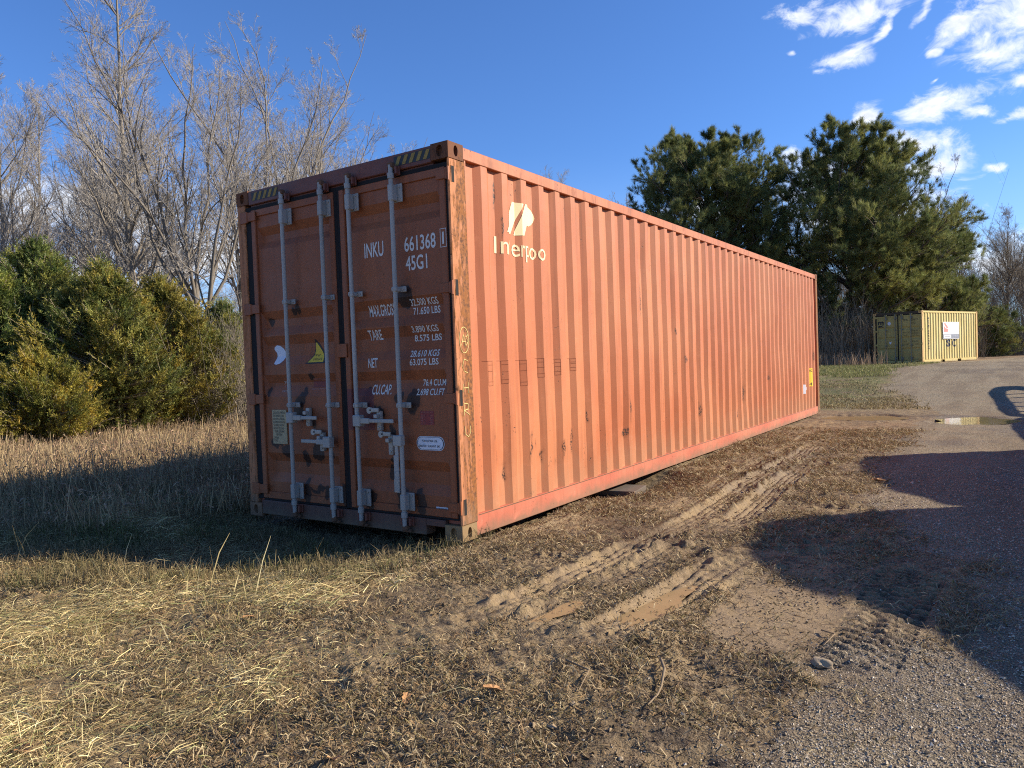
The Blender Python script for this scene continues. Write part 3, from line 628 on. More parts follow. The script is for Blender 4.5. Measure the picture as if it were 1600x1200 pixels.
M_platei = simple('plate_lettering', (.07, .06, .045), .6, var=.4)
def flat_text(lines, x0, x1, z1, lh, y, mat, par, name='lettering', fill=.72):
    bs = []
    for i, (s, f0, f1) in enumerate(lines):
        bs.append(text_bm(s, (x0+(x1-x0)*f0, x0+(x1-x0)*f1, z1-(i+1)*lh+lh*(1-fill), z1-i*lh)))
    b = join(bs)
    for v in b.verts: v.co = Vector((v.co.x, y, v.co.y))
    return bm_obj(name, b, mat, par)
flat_text([("CSC SAFETY APPROVAL", 0, 1), ("DATE MANUFACTURED", 0, .9), ("IDENTIFICATION No", 0, .95), ("MAXIMUM GROSS MASS", 0, 1), ("ALLOWABLE STACKING", 0, .9), ("RACKING TEST LOAD", 0, .85), ("TIMBER COMPONENT", .1, .9), ("TREATMENT", .2, .7), ("OWNER", 0, .4), ("TYPE", 0, .3)], -2.085, -1.925, .94, .0275, .0180, M_platei, dl, 'plate_lettering')
dtext("EMPTY", -1.955, -1.875, 1.185, 1.203, M_white, dl); dtext("WEIGHT", -1.955, -1.865, 1.150, 1.168, M_faint, dl); dtext("LOADED ONLY", -1.975, -1.850, 1.108, 1.126, simple('pale_lettering', (.36, .33, .35), .7), dl)
sticker('faded_label', [(-1.585, 1.145), (-1.42, 1.145), (-1.42, 1.20), (-1.585, 1.20)], simple('faded_label', (.20, .055, .045), .8), dl)
dtext("NOTICE", -1.57, -1.43, 1.208, 1.222, M_faint, dl); dtext("______", -1.60, -1.40, 1.128, 1.134, M_faint, dl)
ov = arc(-.225+.02, .712, .045, .052, 90, -90)+arc(-.385+.0, .712, .045, .052, 270, 90)
sticker('oval_sticker', ov, M_sticker, dr)
for k, sc_, mt, lf in ((1, .90, M_ink, .0032), (2, .85, M_sticker, .0044)):
    cx = -.295; sticker('oval_sticker_border', [(cx+(x-cx)*(sc_+.05*(k == 1)*0+.06), .712+(z-.712)*sc_) for x, z in ov], mt, dr, lf)
dtext("FOR REPAIR USE", -.375, -.225, .722, .738, M_ink, dr, lift=.006, off=.004); dtext("SANTEX  SEALANT 547", -.405, -.20, .683, .700, M_ink, dr, lift=.006, off=.004)
sticker('faded_table_label', [(-.385, .85), (-.25, .85), (-.25, .955), (-.385, .955)], simple('faded_table_label', (.24, .045, .04), .8), dr)
dtext("NO DE PATENTE", -.378, -.257, .940, .949, M_faint, dr, lift=.0045)
for i in range(6): dtext("AB 12", -.375, -.335, .926-.013*i-.008, .926-.013*i, M_faint, dr, lift=.0045); dtext("450", -.285, -.262, .926-.013*i-.008, .926-.013*i, M_faint, dr, lift=.0045)
sticker('number_sticker', [(-.262, .212), (-.150, .212), (-.150, .240), (-.262, .240)], M_sticker, dr); dtext("1101815", -.245, -.155, .217, .235, M_ink, dr, lift=.0035)
# handles
def handle(par, rx, z, dirx, L_, hub=True, hang=False):
    bm = BM(); y = -.052
    if hang:
        pts = [(rx-.035, z), (rx-.03, z-.08), (rx-.05, z-.2), (rx-.03, z-.26), (rx-.055, z-.36)]
        for a, b_ in zip(pts[:-1], pts[1:]): box(bm, min(a[0], b_[0])-.013, max(a[0], b_[0])+.013, y-.025, y-.01, b_[1], a[1]+.004, .004)
        box(bm, rx-.06, rx+.022, y-.03, y+.02, z-.005, z+.075, .005)
    else:
        xa = rx+dirx*.02; xb = rx+dirx*L_
        box(bm, min(xa, xb), max(xa, xb), y-.018, y-.004, z-.014, z+.016, .005); xm = rx+dirx*.15; box(bm, min(xa, xm), max(xa, xm), y-.024, y-.002, z-.021, z+.022, .004)
        box(bm, min(rx-dirx*.02, rx+dirx*.06), max(rx-dirx*.02, rx+dirx*.06), y-.032, y+.026, z-.045, z+.045, .006)
    bm_obj('door_handle', bm, M_steel, par, True)
def catch(par, x, z, hook=0):
    bm = BM(); box(bm, x-.022, x+.022, -.012, .022, z-.085, z+.07, .008, 2); box(bm, x-.018, x+.018, -.050, -.012, z+.015, z+.045, .004)
    cyl(bm, (x, -.012, z-.06), (x, -.02, z-.06), .010, n=8)
    if hook:
        box(bm, x-.085, x+.018, -.032, -.012, z+.06, z+.094, .010, 2); cyl(bm, (x-.08, -.032, z+.075), (x-.08, -.012, z+.075), .026, n=14)
    bm_obj('handle_catch', bm, M_latch, par, True)
handle(dl, -1.77, .895, 1, .34); catch(dl, -1.60, .905)
handle(dl, -1.29, .700, -1, .34); catch(dl, -1.44, .70, 1)
handle(dr, -.975, .880, 1, .40); catch(dr, -.78, .885, 1)
catch(dr, -.665, .70, 1); handle(dr, -.515, .70, 1, .3, hang=True)
# door hasp plate on the centre seam, hazard stripes
bm = BM(); box(bm, -1.215, -1.105, -.008, .004, 1.385, 1.495, .003); bm_obj('lock_plate', bm, M_doorR, dr)
for (xa, xb) in ((-2.215, -1.87), (-.515, -.168)):
    bs = []; n = 5; st = (xb-xa)/n
    for i in range(n): bs.append(poly_bm([(xa+i*st, 2.802), (xa+i*st+st*.5, 2.802), (xa+i*st+st*1.0, 2.868), (xa+i*st+st*.5, 2.868)]))
    b = join(bs)
    for v in b.verts: v.co = Vector((v.co.x, .0015, v.co.y))
    bm_obj('hazard_stripes', b, M_hazy, red['T'])
    b = rect_bm(xa-.01, xb, 2.798, 2.872)
    for v in b.verts: v.co = Vector((v.co.x, .0028, v.co.y))
    bm_obj('hazard_tape', b, M_ink, red['T'])
# side logo and lettering, painted over the corrugation
side, sf, yb = red['side'], red['surf'], red['ybr']
def sdecal(bm, mat, name='lettering', par=None, lift=.003):
    near = [y for y in yb]; us = [v.co.x for v in bm.verts]; lo, hi = min(us), max(us)
    on_side(bm, [y for y in near if lo < y < hi], sf, lift); return bm_obj(name, bm, mat, par or side)
bowl = [(1.035+.155*math.cos(a), 2.512+.088*math.sin(a)) for a in np.linspace(R_(85), R_(-88), 9)]
sdecal(join([poly_bm([(.735, 2.338), (.828, 2.335), (.985, 2.598), (.865, 2.603)]), poly_bm([(.875, 2.331), (.985, 2.338), (1.022, 2.424), (1.028, 2.60), (1.01, 2.602)]), poly_bm([(1.0215, 2.424)]+bowl[::-1]+[(1.0275, 2.60)])]), M_cream, 'company_logo')
for s, a, b_, z0, z1 in (("I", .600, .626, 2.160, 2.292), ("n", .658, .752, 2.160, 2.256), ("t", .774, .815, 2.160, 2.285), ("e", .842, .935, 2.158, 2.258), ("r", .945, .985, 2.160, 2.256), ("p", .998, 1.085, 2.120, 2.256), ("o", 1.108, 1.200, 2.158, 2.258), ("o", 1.212, 1.312, 2.158, 2.258)):
    sdecal(text_bm(s, (a, b_, z0, z1)), M_cream)
M_scr = simple('scratched_rust', (.32, .10, .042), .9, var=.5, scale=50)
for i, (y, z0, z1) in enumerate([(.41, 1.12, 1.31), (.63, 1.13, 1.31), (.905, 1.10, 1.31), (1.18, 1.16, 1.32), (1.46, 1.17, 1.31), (1.74, 1.20, 1.31)]):
    rs = random.Random(i); bs = []
    for yy in (y, y+.055): bs.append(rect_bm(yy, yy+.0028, z0, z1))
    for zz in (z1, z1-.03, (z0+z1)/2+.02*rs.random(), z0+.03, z0): bs.append(rect_bm(y-.03*rs.random()*(zz == z1)*2, y+.06, zz, zz+.0028))
    sdecal(join(bs), M_scr, 'scratch_marks')
sdecal(rect_bm(11.40, 11.60, .60, .965), simple('yellow_label', (.85, .55, .02), .5, var=.05), 'yellow_label')
sdecal(text_bm("HC", (11.43, 11.57, .89, .945)), M_ink, lift=.006); sdecal(text_bm("4", (11.46, 11.54, .62, .68)), M_ink, lift=.006)
sdecal(rect_bm(10.85, 10.98, .48, .66), M_sticker, 'white_mark'); sdecal(rect_bm(11.12, 11.20, .54, .60), M_sticker, 'white_mark')
# paint marker writing down the corner post
for c in red['T'].children:
    if c.name.startswith('corner_post') and max(v.co.x for v in c.data.vertices) > -.01 and max(v.co.y for v in c.data.vertices) < 1: cp = c
M_chalk = simple('pale_marker', (.72, .58, .22), .8, var=.15)
def stroke(pts, r=.0028):
    P = np.array([[[-.0008, *a], [-.0008, *b]] for a, b in zip(pts[:-1], pts[1:])]); return tubes(P, np.full((len(pts)-1, 2), r), 5)
cyy = .105
strokes = [stroke([(cyy+.055*math.cos(a), 1.47+.095*math.sin(a)) for a in np.linspace(0, 6.4, 20)]), stroke([(cyy-.035, 1.43), (cyy-.005, 1.51), (cyy+.015, 1.43)]), stroke([(cyy-.03, 1.46), (cyy+.02, 1.46)]), stroke([(cyy+.045, 1.51), (cyy+.02, 1.49), (cyy+.045, 1.46), (cyy+.02, 1.43)]),
 stroke([(cyy+.03, 1.32), (cyy-.01, 1.33), (cyy-.03, 1.28), (cyy-.01, 1.24), (cyy+.03, 1.23)]), stroke([(cyy-.03, 1.15), (cyy-.03, 1.09)]), stroke([(cyy+.03, 1.16), (cyy+.03, 1.08)]), stroke([(cyy-.03, 1.12), (cyy+.03, 1.12)]),
 stroke([(cyy-.03, .92), (cyy-.03, 1.01), (cyy+.02, 1.0), (cyy+.02, .965), (cyy-.03, .955), (cyy+.035, .92)]), stroke([(cyy-.03, .84), (cyy-.025, .78), (cyy+.01, .76), (cyy+.035, .79), (cyy+.035, .84)])]
V, F = merge(strokes); link('marker_writing', np_mesh('marker_writing', V, F), M_chalk, cp)

# ---- far container
YEL = (.62, .49, .17)
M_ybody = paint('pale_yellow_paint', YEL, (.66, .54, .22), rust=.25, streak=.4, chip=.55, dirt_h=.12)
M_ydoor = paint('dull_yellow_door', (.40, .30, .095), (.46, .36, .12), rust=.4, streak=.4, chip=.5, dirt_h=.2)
M_ypost = paint('yellow_rust_post', (.60, .40, .14), (.5, .3, .12), rust=.8, streak=.6, chip=.9, heavy=.3, rustcol=(.28, .12, .04), dirt_h=.2)
M_yfr = paint('yellow_frame', (.60, .46, .15), (.6, .48, .18), rust=.3, streak=.3, chip=.5, dirt_h=.12)
M_dk = simple('dark_rust', (.07, .05, .03), .9, var=.4)
ZY = [(2.417, 0), (2.20, .0), (1.86, .004), (1.80, .036), (1.74, .036), (1.68, .004), (1.36, .004), (1.30, .036), (1.24, .036), (1.18, .004), (.80, .004), (.74, .036), (.68, .036), (.62, .004), (.168, .004)]
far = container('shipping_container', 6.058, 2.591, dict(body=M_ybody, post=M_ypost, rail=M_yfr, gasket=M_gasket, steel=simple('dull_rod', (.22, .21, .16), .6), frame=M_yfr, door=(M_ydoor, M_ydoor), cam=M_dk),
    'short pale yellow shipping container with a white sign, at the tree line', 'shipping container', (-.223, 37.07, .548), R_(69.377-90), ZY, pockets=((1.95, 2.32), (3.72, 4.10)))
for c in far['T'].children:
    if c.name.startswith('door_header'): c.data.materials[0] = M_dk
fl, fr_ = far['doors']; fds, fzb = far['dsurf'], far['zbr']
def ftext(s, x0, x1, z0, z1, par, mat=M_ink, off=0.0):
    b = text_bm(s, (x0, x1, z0, z1), off=off); on_door(b, fzb, fds, .004); return bm_obj('lettering', b, mat, par)
M_fade2 = simple('faded_brown_lettering', (.10, .085, .04), .8, var=.3)
# block letter m over sc
def mletter(x0, x1, z0, z1):
    w_ = x1-x0; t = w_*.22; return [rect_bm(x0, x0+t, z0, z1-t*.3), rect_bm(x0+w_*.39, x0+w_*.61, z0, z1-t), rect_bm(x1-t, x1, z0, z1-t*.3), rect_bm(x0+t*.5, x1-t*.5, z1-t, z1)]
b = join(mletter(-2.20, -1.90, 2.0, 2.17)); on_door(b, fzb, fds, .004); bm_obj('company_logo', b, M_ink, fl); ftext("sc", -2.19, -1.90, 1.86, 1.97, fl, off=.05)
b = poly_bm(arc(-1.62, 2.04, .085, .085, 0, 342, 18)); on_door(b, fzb, fds, .004); bm_obj('round_sticker', b, M_sticker, fl)
b = poly_bm([(-1.62, 1.02), (-1.56, .98), (-1.50, 1.14), (-1.56, 1.10), (-1.64, 1.12)]); on_door(b, fzb, fds, .004); bm_obj('torn_sticker', b, M_sticker, fl)
for a in [("MEDU", -.90, -.68, 2.12, 2.22), ("259637", -.56, -.20, 2.12, 2.22), ("22G1", -.54, -.30, 1.96, 2.06), ("MAX GW", -.92, -.62, 1.50, 1.58), ("30.480 KG", -.52, -.20, 1.58, 1.66), ("67.200 LB", -.52, -.20, 1.46, 1.54), ("TARE", -.92, -.72, 1.38, 1.45), ("2.220 KG", -.52, -.20, 1.36, 1.43), ("NET", -.92, -.76, 1.06, 1.14), ("28.260 KG", -.52, -.20, 1.06, 1.14), ("CU.CAP", -.90, -.66, .92, 1.0), ("33.2 CU.M", -.52, -.20, .92, 1.0)]:
    ftext(*a, fr_, M_fade2 if a[3] < 2.1 else M_ink)
fs, fsf, fyb = far['side'], far['surf'], far['ybr']
def fdecal(bm, mat, name='lettering', lift=.004):
    us = [v.co.x for v in bm.verts]; on_side(bm, [y for y in fyb if min(us) < y < max(us)], fsf, lift); return bm_obj(name, bm, mat, fs)
M_navy = simple('dark_blue_lettering', (.045, .055, .085), .7, var=.3)
fdecal(text_bm("S", (2.55, 2.95, .76, 1.14), off=.04), M_navy); fdecal(text_bm("C", (3.15, 3.60, .76, 1.14), off=.04), M_navy)
vt = "MEDITERRANEAN"; z = 2.26
for ch in vt:
    fdecal(text_bm(ch, (.66, .76, z-.095, z), off=.02), M_navy); z -= .125
# sign board, a thing of its own on the far container
def sign():
    T = empty('sign_board', far['T'].matrix_world @ Vector((0, 0, 0)), 0, 'white rectangular sign with a dark lower strip fixed to the yellow container side', 'sign')
    T.rotation_euler = far['T'].rotation_euler; T.location = far['T'].location + Vector((0, 0, -.14))
    bm = BM(); box(bm, .004, .016, 2.12, 3.88, 1.30, 2.17, .002); bm_obj('panel', bm, simple('sign_white', (.80, .79, .77), .4, var=.03), T)
    def fl_(bm, mat, nm, x=.0185):
        for v in bm.verts: v.co = Vector((x, v.co.x, v.co.y))
        return bm_obj(nm, bm, mat, T)
    fl_(rect_bm(2.14, 3.86, 1.32, 1.54), simple('sign_grey', (.16, .18, .22), .5), 'lower_strip')
    fl_(rect_bm(2.20, 2.98, 1.345, 1.515), simple('sign_strip_white', (.75, .75, .75), .4), 'strip_box', .021)
    fl_(text_bm("LEASING", (2.3, 2.9, 1.40, 1.46)), M_navy, 'lettering', .0225)
    fl_(join([text_bm("CONTAINERS", (3.08, 3.78, 1.45, 1.51)), text_bm("SALES RENTALS", (3.08, 3.78, 1.36, 1.42))]), M_sticker, 'lettering', .021)
    fl_(join([poly_bm([(2.22, 2.10), (2.40, 2.10), (2.72, 1.86), (2.50, 1.86)]), poly_bm([(2.22, 1.66), (2.66, 1.66), (2.66, 1.82), (2.42, 1.84), (2.22, 1.98)])]), simple('sign_red', (.55, .22, .18), .5), 'emblem')
    fl_(join([rect_bm(2.90, 3.30, 1.93, 1.96), rect_bm(2.86, 3.5, 1.74, 1.76), rect_bm(3.5, 3.75, 1.82, 1.85)]), simple('sign_faint', (.62, .60, .58), .5), 'lettering')
sign()

# ------------------------------------------------------------------ vegetation
PXF = 1151.33
def at(px, dep, dz=0.0):
    """ground point on the sight line of picture column px at the given distance"""
    v = rgt*((px-800)/PXF)+dwn*(0)+fwd; x, y = CAM.x+v.x*dep, CAM.y+v.y*dep; return Vector((x, y, hz(x, y)+dz))
M_bark = simple('grey_bark', (.15, .13, .105), .9, var=.5, scale=5, bump=.01)
M_bark2 = simple('pale_bark', (.20, .175, .14), .9, var=.45, scale=4, bump=.01)
M_bark3 = simple('dark_bark', (.10, .078, .06), .95, var=.5, scale=6, bump=.02)
M_brush = simple('brown_brush', (.20, .17, .13), .9, var=.4, scale=3)
M_twig = simple('twigs', (.34, .315, .28), .9, var=.3, scale=2)
M_twigd = simple('dark_twigs', (.22, .18, .125), .9, var=.35, scale=2)
def grow(par, parR, n, t0, t1, ang, ratio, k, up, r_, tpow=1.0, jit=.15, shape=None, rmin=.004, thk=.0135, tap=.35):
    """children of every parent polyline: par (N,K,3), parR (N,K)"""
    N_, K, _ = par.shape; t = r_.random((N_, n))*(t1-t0)+t0; t = np.sort(t, axis=1)
    f = t*(K-1); i = np.minimum(f.astype(int), K-2); fr = (f-i)[..., None]; ii = np.arange(N_)[:, None]
    P0 = par[ii, i]*(1-fr)+par[ii, i+1]*fr; R0 = parR[ii, i]*(1-fr[..., 0])+parR[ii, i+1]*fr[..., 0]
    Tn = par[ii, i+1]-par[ii, i]; Tn = Tn/np.maximum(np.linalg.norm(Tn, axis=-1, keepdims=True), 1e-9)
    plen = np.linalg.norm(np.diff(par, axis=1), axis=2).sum(1)[:, None]
    rnd = r_.normal(size=Tn.shape); side = np.cross(Tn, rnd); side /= np.maximum(np.linalg.norm(side, axis=-1, keepdims=True), 1e-9)
    a = (R_(ang)*(1+jit*r_.normal(size=t.shape)))[..., None]
    d = Tn*np.cos(a)+side*np.sin(a)
    sh = (1-t)**tpow if shape is None else shape(t)
    L = plen*ratio*(.25+.75*sh)*(.75+.5*r_.random(t.shape))
    d = d.reshape(-1, 3); P0 = P0.reshape(-1, 3); L = L.reshape(-1); R0 = R0.reshape(-1)
    pts = [P0]; step = (L/(k-1))[:, None]
    for j in range(k-1):
        d = d+np.array([[0, 0, up]])/(k-1)+r_.normal(size=d.shape)*.13; d /= np.linalg.norm(d, axis=1, keepdims=True); pts.append(pts[-1]+d*step)
    P = np.stack(pts, 1); rr = np.maximum(np.minimum(R0*.58, L*thk), rmin)
    Rr = rr[:, None]*np.linspace(1, tap, k)[None]; return P, np.maximum(Rr, rmin*.6)
def trunk_line(H, r0, k, r_, lean=(0, 0), wob=.02, rtop=.12):
    t = np.linspace(0, 1, k); P = np.zeros((1, k, 3)); P[0, :, 2] = t*H-.15*(t == 0)
    P[0, :, 0] = lean[0]*t*H+np.cumsum(r_.normal(size=k))*wob*H/k**.5*t; P[0, :, 1] = lean[1]*t*H+np.cumsum(r_.normal(size=k))*wob*H/k**.5*t
    R0 = r0*(1-t*(1-rtop)); R0[0] *= 1.35; return P, R0[None]
def bare_meshes(seed, H, r0, style, dens=1.0, tw=.0058):
    r_ = np.random.default_rng(seed)
    if style == 'spire':
        T, TR_ = trunk_line(H, r0, 14, r_, (-.05, 0), .012)
        L1 = grow(T, TR_, int(60*dens), .16, .96, 44, .31, 8, .60, r_, .75, .15, tap=.2)
    elif style == 'vase':
        T, TR_ = trunk_line(H*.34, r0, 7, r_, (0, 0), .02, .7)
        T2 = grow(T, TR_, 8, .35, 1.0, 13, 1.95, 12, 1.0, r_, .10, .40, thk=.0105, tap=.12)
        L1 = grow(*T2, 13, .14, .98, 27, .30, 7, .45, r_, .6, .25, tap=.25)
        V0, F0 = tubes(*T2, 7)
    else:
        T, TR_ = trunk_line(H*.9, r0, 12, r_, (.02, 0), .03, .15)
        L1 = grow(T, TR_, int(28*dens), .25, .97, 32, .48, 8, .65, r_, .6, .2, tap=.2)
    L2 = grow(*L1, 7 if style == 'vase' else 9, .12, .98, 34, .48, 6, .35, r_, .5)
    L3 = grow(*L2, 5 if style == 'vase' else 6, .10, .98, 34, .50, 4, .25, r_, .4, rmin=tw*.8)
    L4 = grow(*L3, 3 if style == 'vase' else 4, .10, 1.0, 34, .60, 3, .15, r_, .3, rmin=tw*.8)
    V, F = merge([tubes(T, TR_, 10), tubes(*L1, 6)]+([(V0, F0)] if style == 'vase' else [])); Vc, Fc = merge([tubes(*L2, 4), tubes(*L3, 3), tubes(*L4, 3)])
    return np_mesh('trunk', V, F, smooth=True), np_mesh('crown', Vc, Fc, smooth=True)
BARE = {}
def bare_tree(key, loc, scale, rz, label, group=None, mats=(M_bark, M_twig), cat='tree', lean=0):
    if key not in BARE:
        a, b = bare_meshes(*{'spire': (11, 16, .155, 'spire', 1.0), 'vase': (23, 14, .16, 'vase', 1.0), 'vase2': (31, 14, .15, 'vase', 1.0), 'open': (45, 14, .13, 'open', 1.0), 'open2': (52, 13, .115, 'open', 1.1)}[key]); BARE[key] = (a, b, {})
    a, b, cache = BARE[key]; mk = mats[0].name
    if mk not in cache:
        if cache: a, b = a.copy(), b.copy(); a.materials.clear(); b.materials.clear()
        a.materials.append(mats[0]); b.materials.append(mats[1]); cache[mk] = (a, b)
    a, b = cache[mk]
    T = empty('bare_tree', loc, rz, label, cat, group); T.scale = (scale,)*3 if not isinstance(scale, tuple) else scale; T.rotation_euler = (0, lean, rz)
    for nm, me in (('trunk', a), ('crown', b)): o = bpy.data.objects.new(nm, me); col.objects.link(o); o.parent = T
    return T
gl = 'bare trees behind the left field'
PB = (M_bark2, M_twig)
LT = [('spire', 222, 27, 1.0, 2.0, 'tallest bare tree, a straight spire trunk with side branches above the cedars', PB),
 ('vase', 316, 25, .95, .6, 'dark forked bare tree with a broken stub beside the left edge of the orange container', (M_bark, M_twig)),
 ('vase2', 448, 30, 1.16, 2.4, 'wide fan-shaped bare tree rising behind the container doors', PB),
 ('open', 8, 28, .92, 1.1, 'bare tree with crooked pale limbs at the far left edge', PB),
 ('vase', 108, 33, .95, 3.9, 'multi-stemmed bare tree just right of the far left edge', PB),
 ('open2', 150, 36, 1.02, 5.2, 'slender bare tree set back left of the tallest tree', (M_bark, M_twig)),
 ('open', 385, 37, 1.18, 4.0, 'bare tree with upright limbs rising above the left end of the container roof', PB),
 ('vase2', 592, 50, 1.1, 1.0, 'small distant bare tree just above the middle of the container roof line', PB),
 ('open2', 515, 41, 1.30, 2.0, 'rounded bare tree behind the right side of the door end', PB),
 ('vase2', 556, 36, 1.0, 5.3, 'upright bare tree at the right end of the group above the container roof', PB),
 ('open', 190, 34, 1.10, 3.0, 'thin upright bare tree just left of the tallest trunk', (M_bark, M_twig)),
 ('spire', 60, 40, 1.02, 4.0, 'thin bare tree deep behind the far left trees', PB),
 ('vase', 262, 41, .95, 2.2, 'bare tree filling the gap between the tallest and the forked tree', PB)]
for (k, px, d, s_, rz, lb, mt) in LT: bare_tree(k, at(px, d), s_, rz, lb, gl, mt)
gr_ = 'bare trees around the pines'; DB = (M_bark3, M_twigd)
RT = [('vase', 1258, 50, .92, .4, 'bare tree standing between the two big pines', DB),
 ('vase2', 1425, 47, .95, 1.9, 'bare tree with upswept branches at the right side of the right pine', DB),
 ('open', 1500, 55, .85, 3.1, 'bare tree leaning over the far end of the yellow container', DB),
 ('open2', 1575, 52, .80, .2, 'bare tree near the right edge of the picture', DB),
 ('vase', 1610, 60, .85, 5.0, 'bare tree cut by the right edge of the picture', DB),
 ('open', 865, 55, 1.05, 2.0, 'bare tree whose tip just shows above the middle of the orange roof', (M_bark, M_twig)),
 ('vase2', 985, 52, .92, 3.3, 'bare tree just left of the smallest pine', (M_bark, M_twig)),
 ('spire', 1350, 60, .72, 3.3, 'thin dark bare tree behind the right pine', DB)]
for (k, px, d, s_, rz, lb, mt) in RT: bare_tree(k, at(px, d), s_, rz, lb, gr_, mt)

# ---- pines
def leafmat(name, dark, lite, tr=.25, sc_=.8):
    m, g, b = newmat(name); tc = g.n.new('ShaderNodeTexCoord').outputs['Object']; a = g.node('ShaderNodeAttribute', attribute_name='col').outputs['Color']
    n = g.noise(tc, sc_, 4, .6); c = g.mix(g.ramp(n, .38, .62), dark, lite); c = g.mix(1.0, c, a, 'MULTIPLY')
    g.put(b.inputs['Base Color'], c); b.inputs['Roughness'].default_value = .6; b.inputs['Specular IOR Level'].default_value = .3
    o = g.n['Material Output']; t = g.node('ShaderNodeBsdfTranslucent', {'Color': c}); mx = g.node('ShaderNodeMixShader', {0: tr, 1: b.outputs[0], 2: t.outputs[0]}); g.l.new(mx.outputs[0], o.inputs[0]); return m
M_pine = leafmat('pine_needles', (.095, .135, .050), (.230, .275, .100), .36, .5)
M_cedar = leafmat('cedar_foliage', (.105, .122, .032), (.34, .30, .080), .32, 1.6)
def spikes(P0, Dv, L, Wd, colr):
    n = len(P0); Dv = Dv/np.linalg.norm(Dv, axis=1, keepdims=True); s = np.cross(Dv, rng.normal(size=(n, 3))); s /= np.linalg.norm(s, axis=1, keepdims=True)
    V = np.stack([P0-s*Wd[:, None]*.5, P0+s*Wd[:, None]*.5, P0+Dv*L[:, None]], 1).reshape(-1, 3); F = np.arange(n*3).reshape(-1, 3)
    return V, F, np.repeat(colr, 3, axis=0)
def pine(seed, H, r0, loc, rz, label, low=.18, spread=.34, nb=74):
    r_ = np.random.default_rng(seed); T, TR_ = trunk_line(H, r0, 14, r_, (0, 0), .006)
    L1 = grow(T, TR_, nb, low, .985, 66, spread, 7, .50, r_, .62, .14, shape=lambda t: np.clip(1.12*(1-((t-low)/(1-low)))**.62, .05, 1)*np.clip(.6+2.2*(t-low), 0, 1), thk=.018)
    L2 = grow(*L1, 13, .18, 1.0, 46, .40, 4, .40, r_, .4, rmin=.010)
    L3 = grow(*L2, 5, .2, 1.0, 42, .50, 3, .5, r_, .3, rmin=.007)
    V, F = merge([tubes(T, TR_, 10), tubes(*L1, 5)]); T_ = empty('pine_tree', loc, rz, label, 'pine tree', 'big pines behind the containers')
    link('trunk', np_mesh('trunk', V, F, smooth=True), M_bark3, T_)
    Vb, Fb = merge([tubes(*L2, 3), tubes(*L3, 3)])
    # tufts at tips and along the outer branch ends
    tips = [L1[0][:, -1], L2[0][:, -1], L2[0][:, -2], L3[0][:, -1], L3[0][:, -1]-.0, L3[0][:, -2]]
    dirs = [L1[0][:, -1]-L1[0][:, -2], L2[0][:, -1]-L2[0][:, -2], L2[0][:, -1]-L2[0][:, -2], L3[0][:, -1]-L3[0][:, -2], L3[0][:, -1]-L3[0][:, -2], L3[0][:, -1]-L3[0][:, -2]]
    C = np.concatenate(tips); Dr = np.concatenate(dirs); Dr /= np.linalg.norm(Dr, axis=1, keepdims=True); n = len(C); q = 24
    tone = (.65+.6*r_.random(n)); yel = r_.random(n)
    d = Dr[:, None]*(.75+.35*r_.random((n, q, 1)))+r_.normal(size=(n, q, 3))*.55+np.array([0, 0, .15]); P0 = C[:, None]+r_.normal(size=(n, q, 3))*.035-Dr[:, None]*r_.random((n, q, 1))*.16
    cc = np.stack([tone*(1+.25*yel), tone, tone*(1-.2*yel)], 1)
    Vn, Fn, Cn = spikes(P0.reshape(-1, 3), d.reshape(-1, 3), .18+.15*r_.random(n*q), .013+.010*r_.random(n*q), np.repeat(cc, q, 0))
    link('crown', np_mesh('crown', Vn, Fn, {'col': Cn}), M_pine, T_); link('branches', np_mesh('branches', Vb, Fb, smooth=True), M_bark3, T_)
    return T_
pine(101, 13.4, .20, at(1112, 46), .4, 'broad dark pine rising above the middle of the orange container roof', .08, .48, 88)
pine(102, 12.2, .19, at(1333, 43), 2.0, 'tall dark pine standing just left of the yellow container', .12, .50, 84)
pine(103, 9.6, .13, at(1036, 47), 3.0, 'smallest pine, left of the broad pine above the roof line', .2, .26, 50)
pine(104, 7.8, .13, at(1195, 49), 1.0, 'mid-height pine tucked between the broad pine and the right pine', .12, .34, 56)
pine(105, 7.6, .13, at(1450, 46), 5.0, 'low pine hanging over the roof of the yellow container', .12, .60, 60)

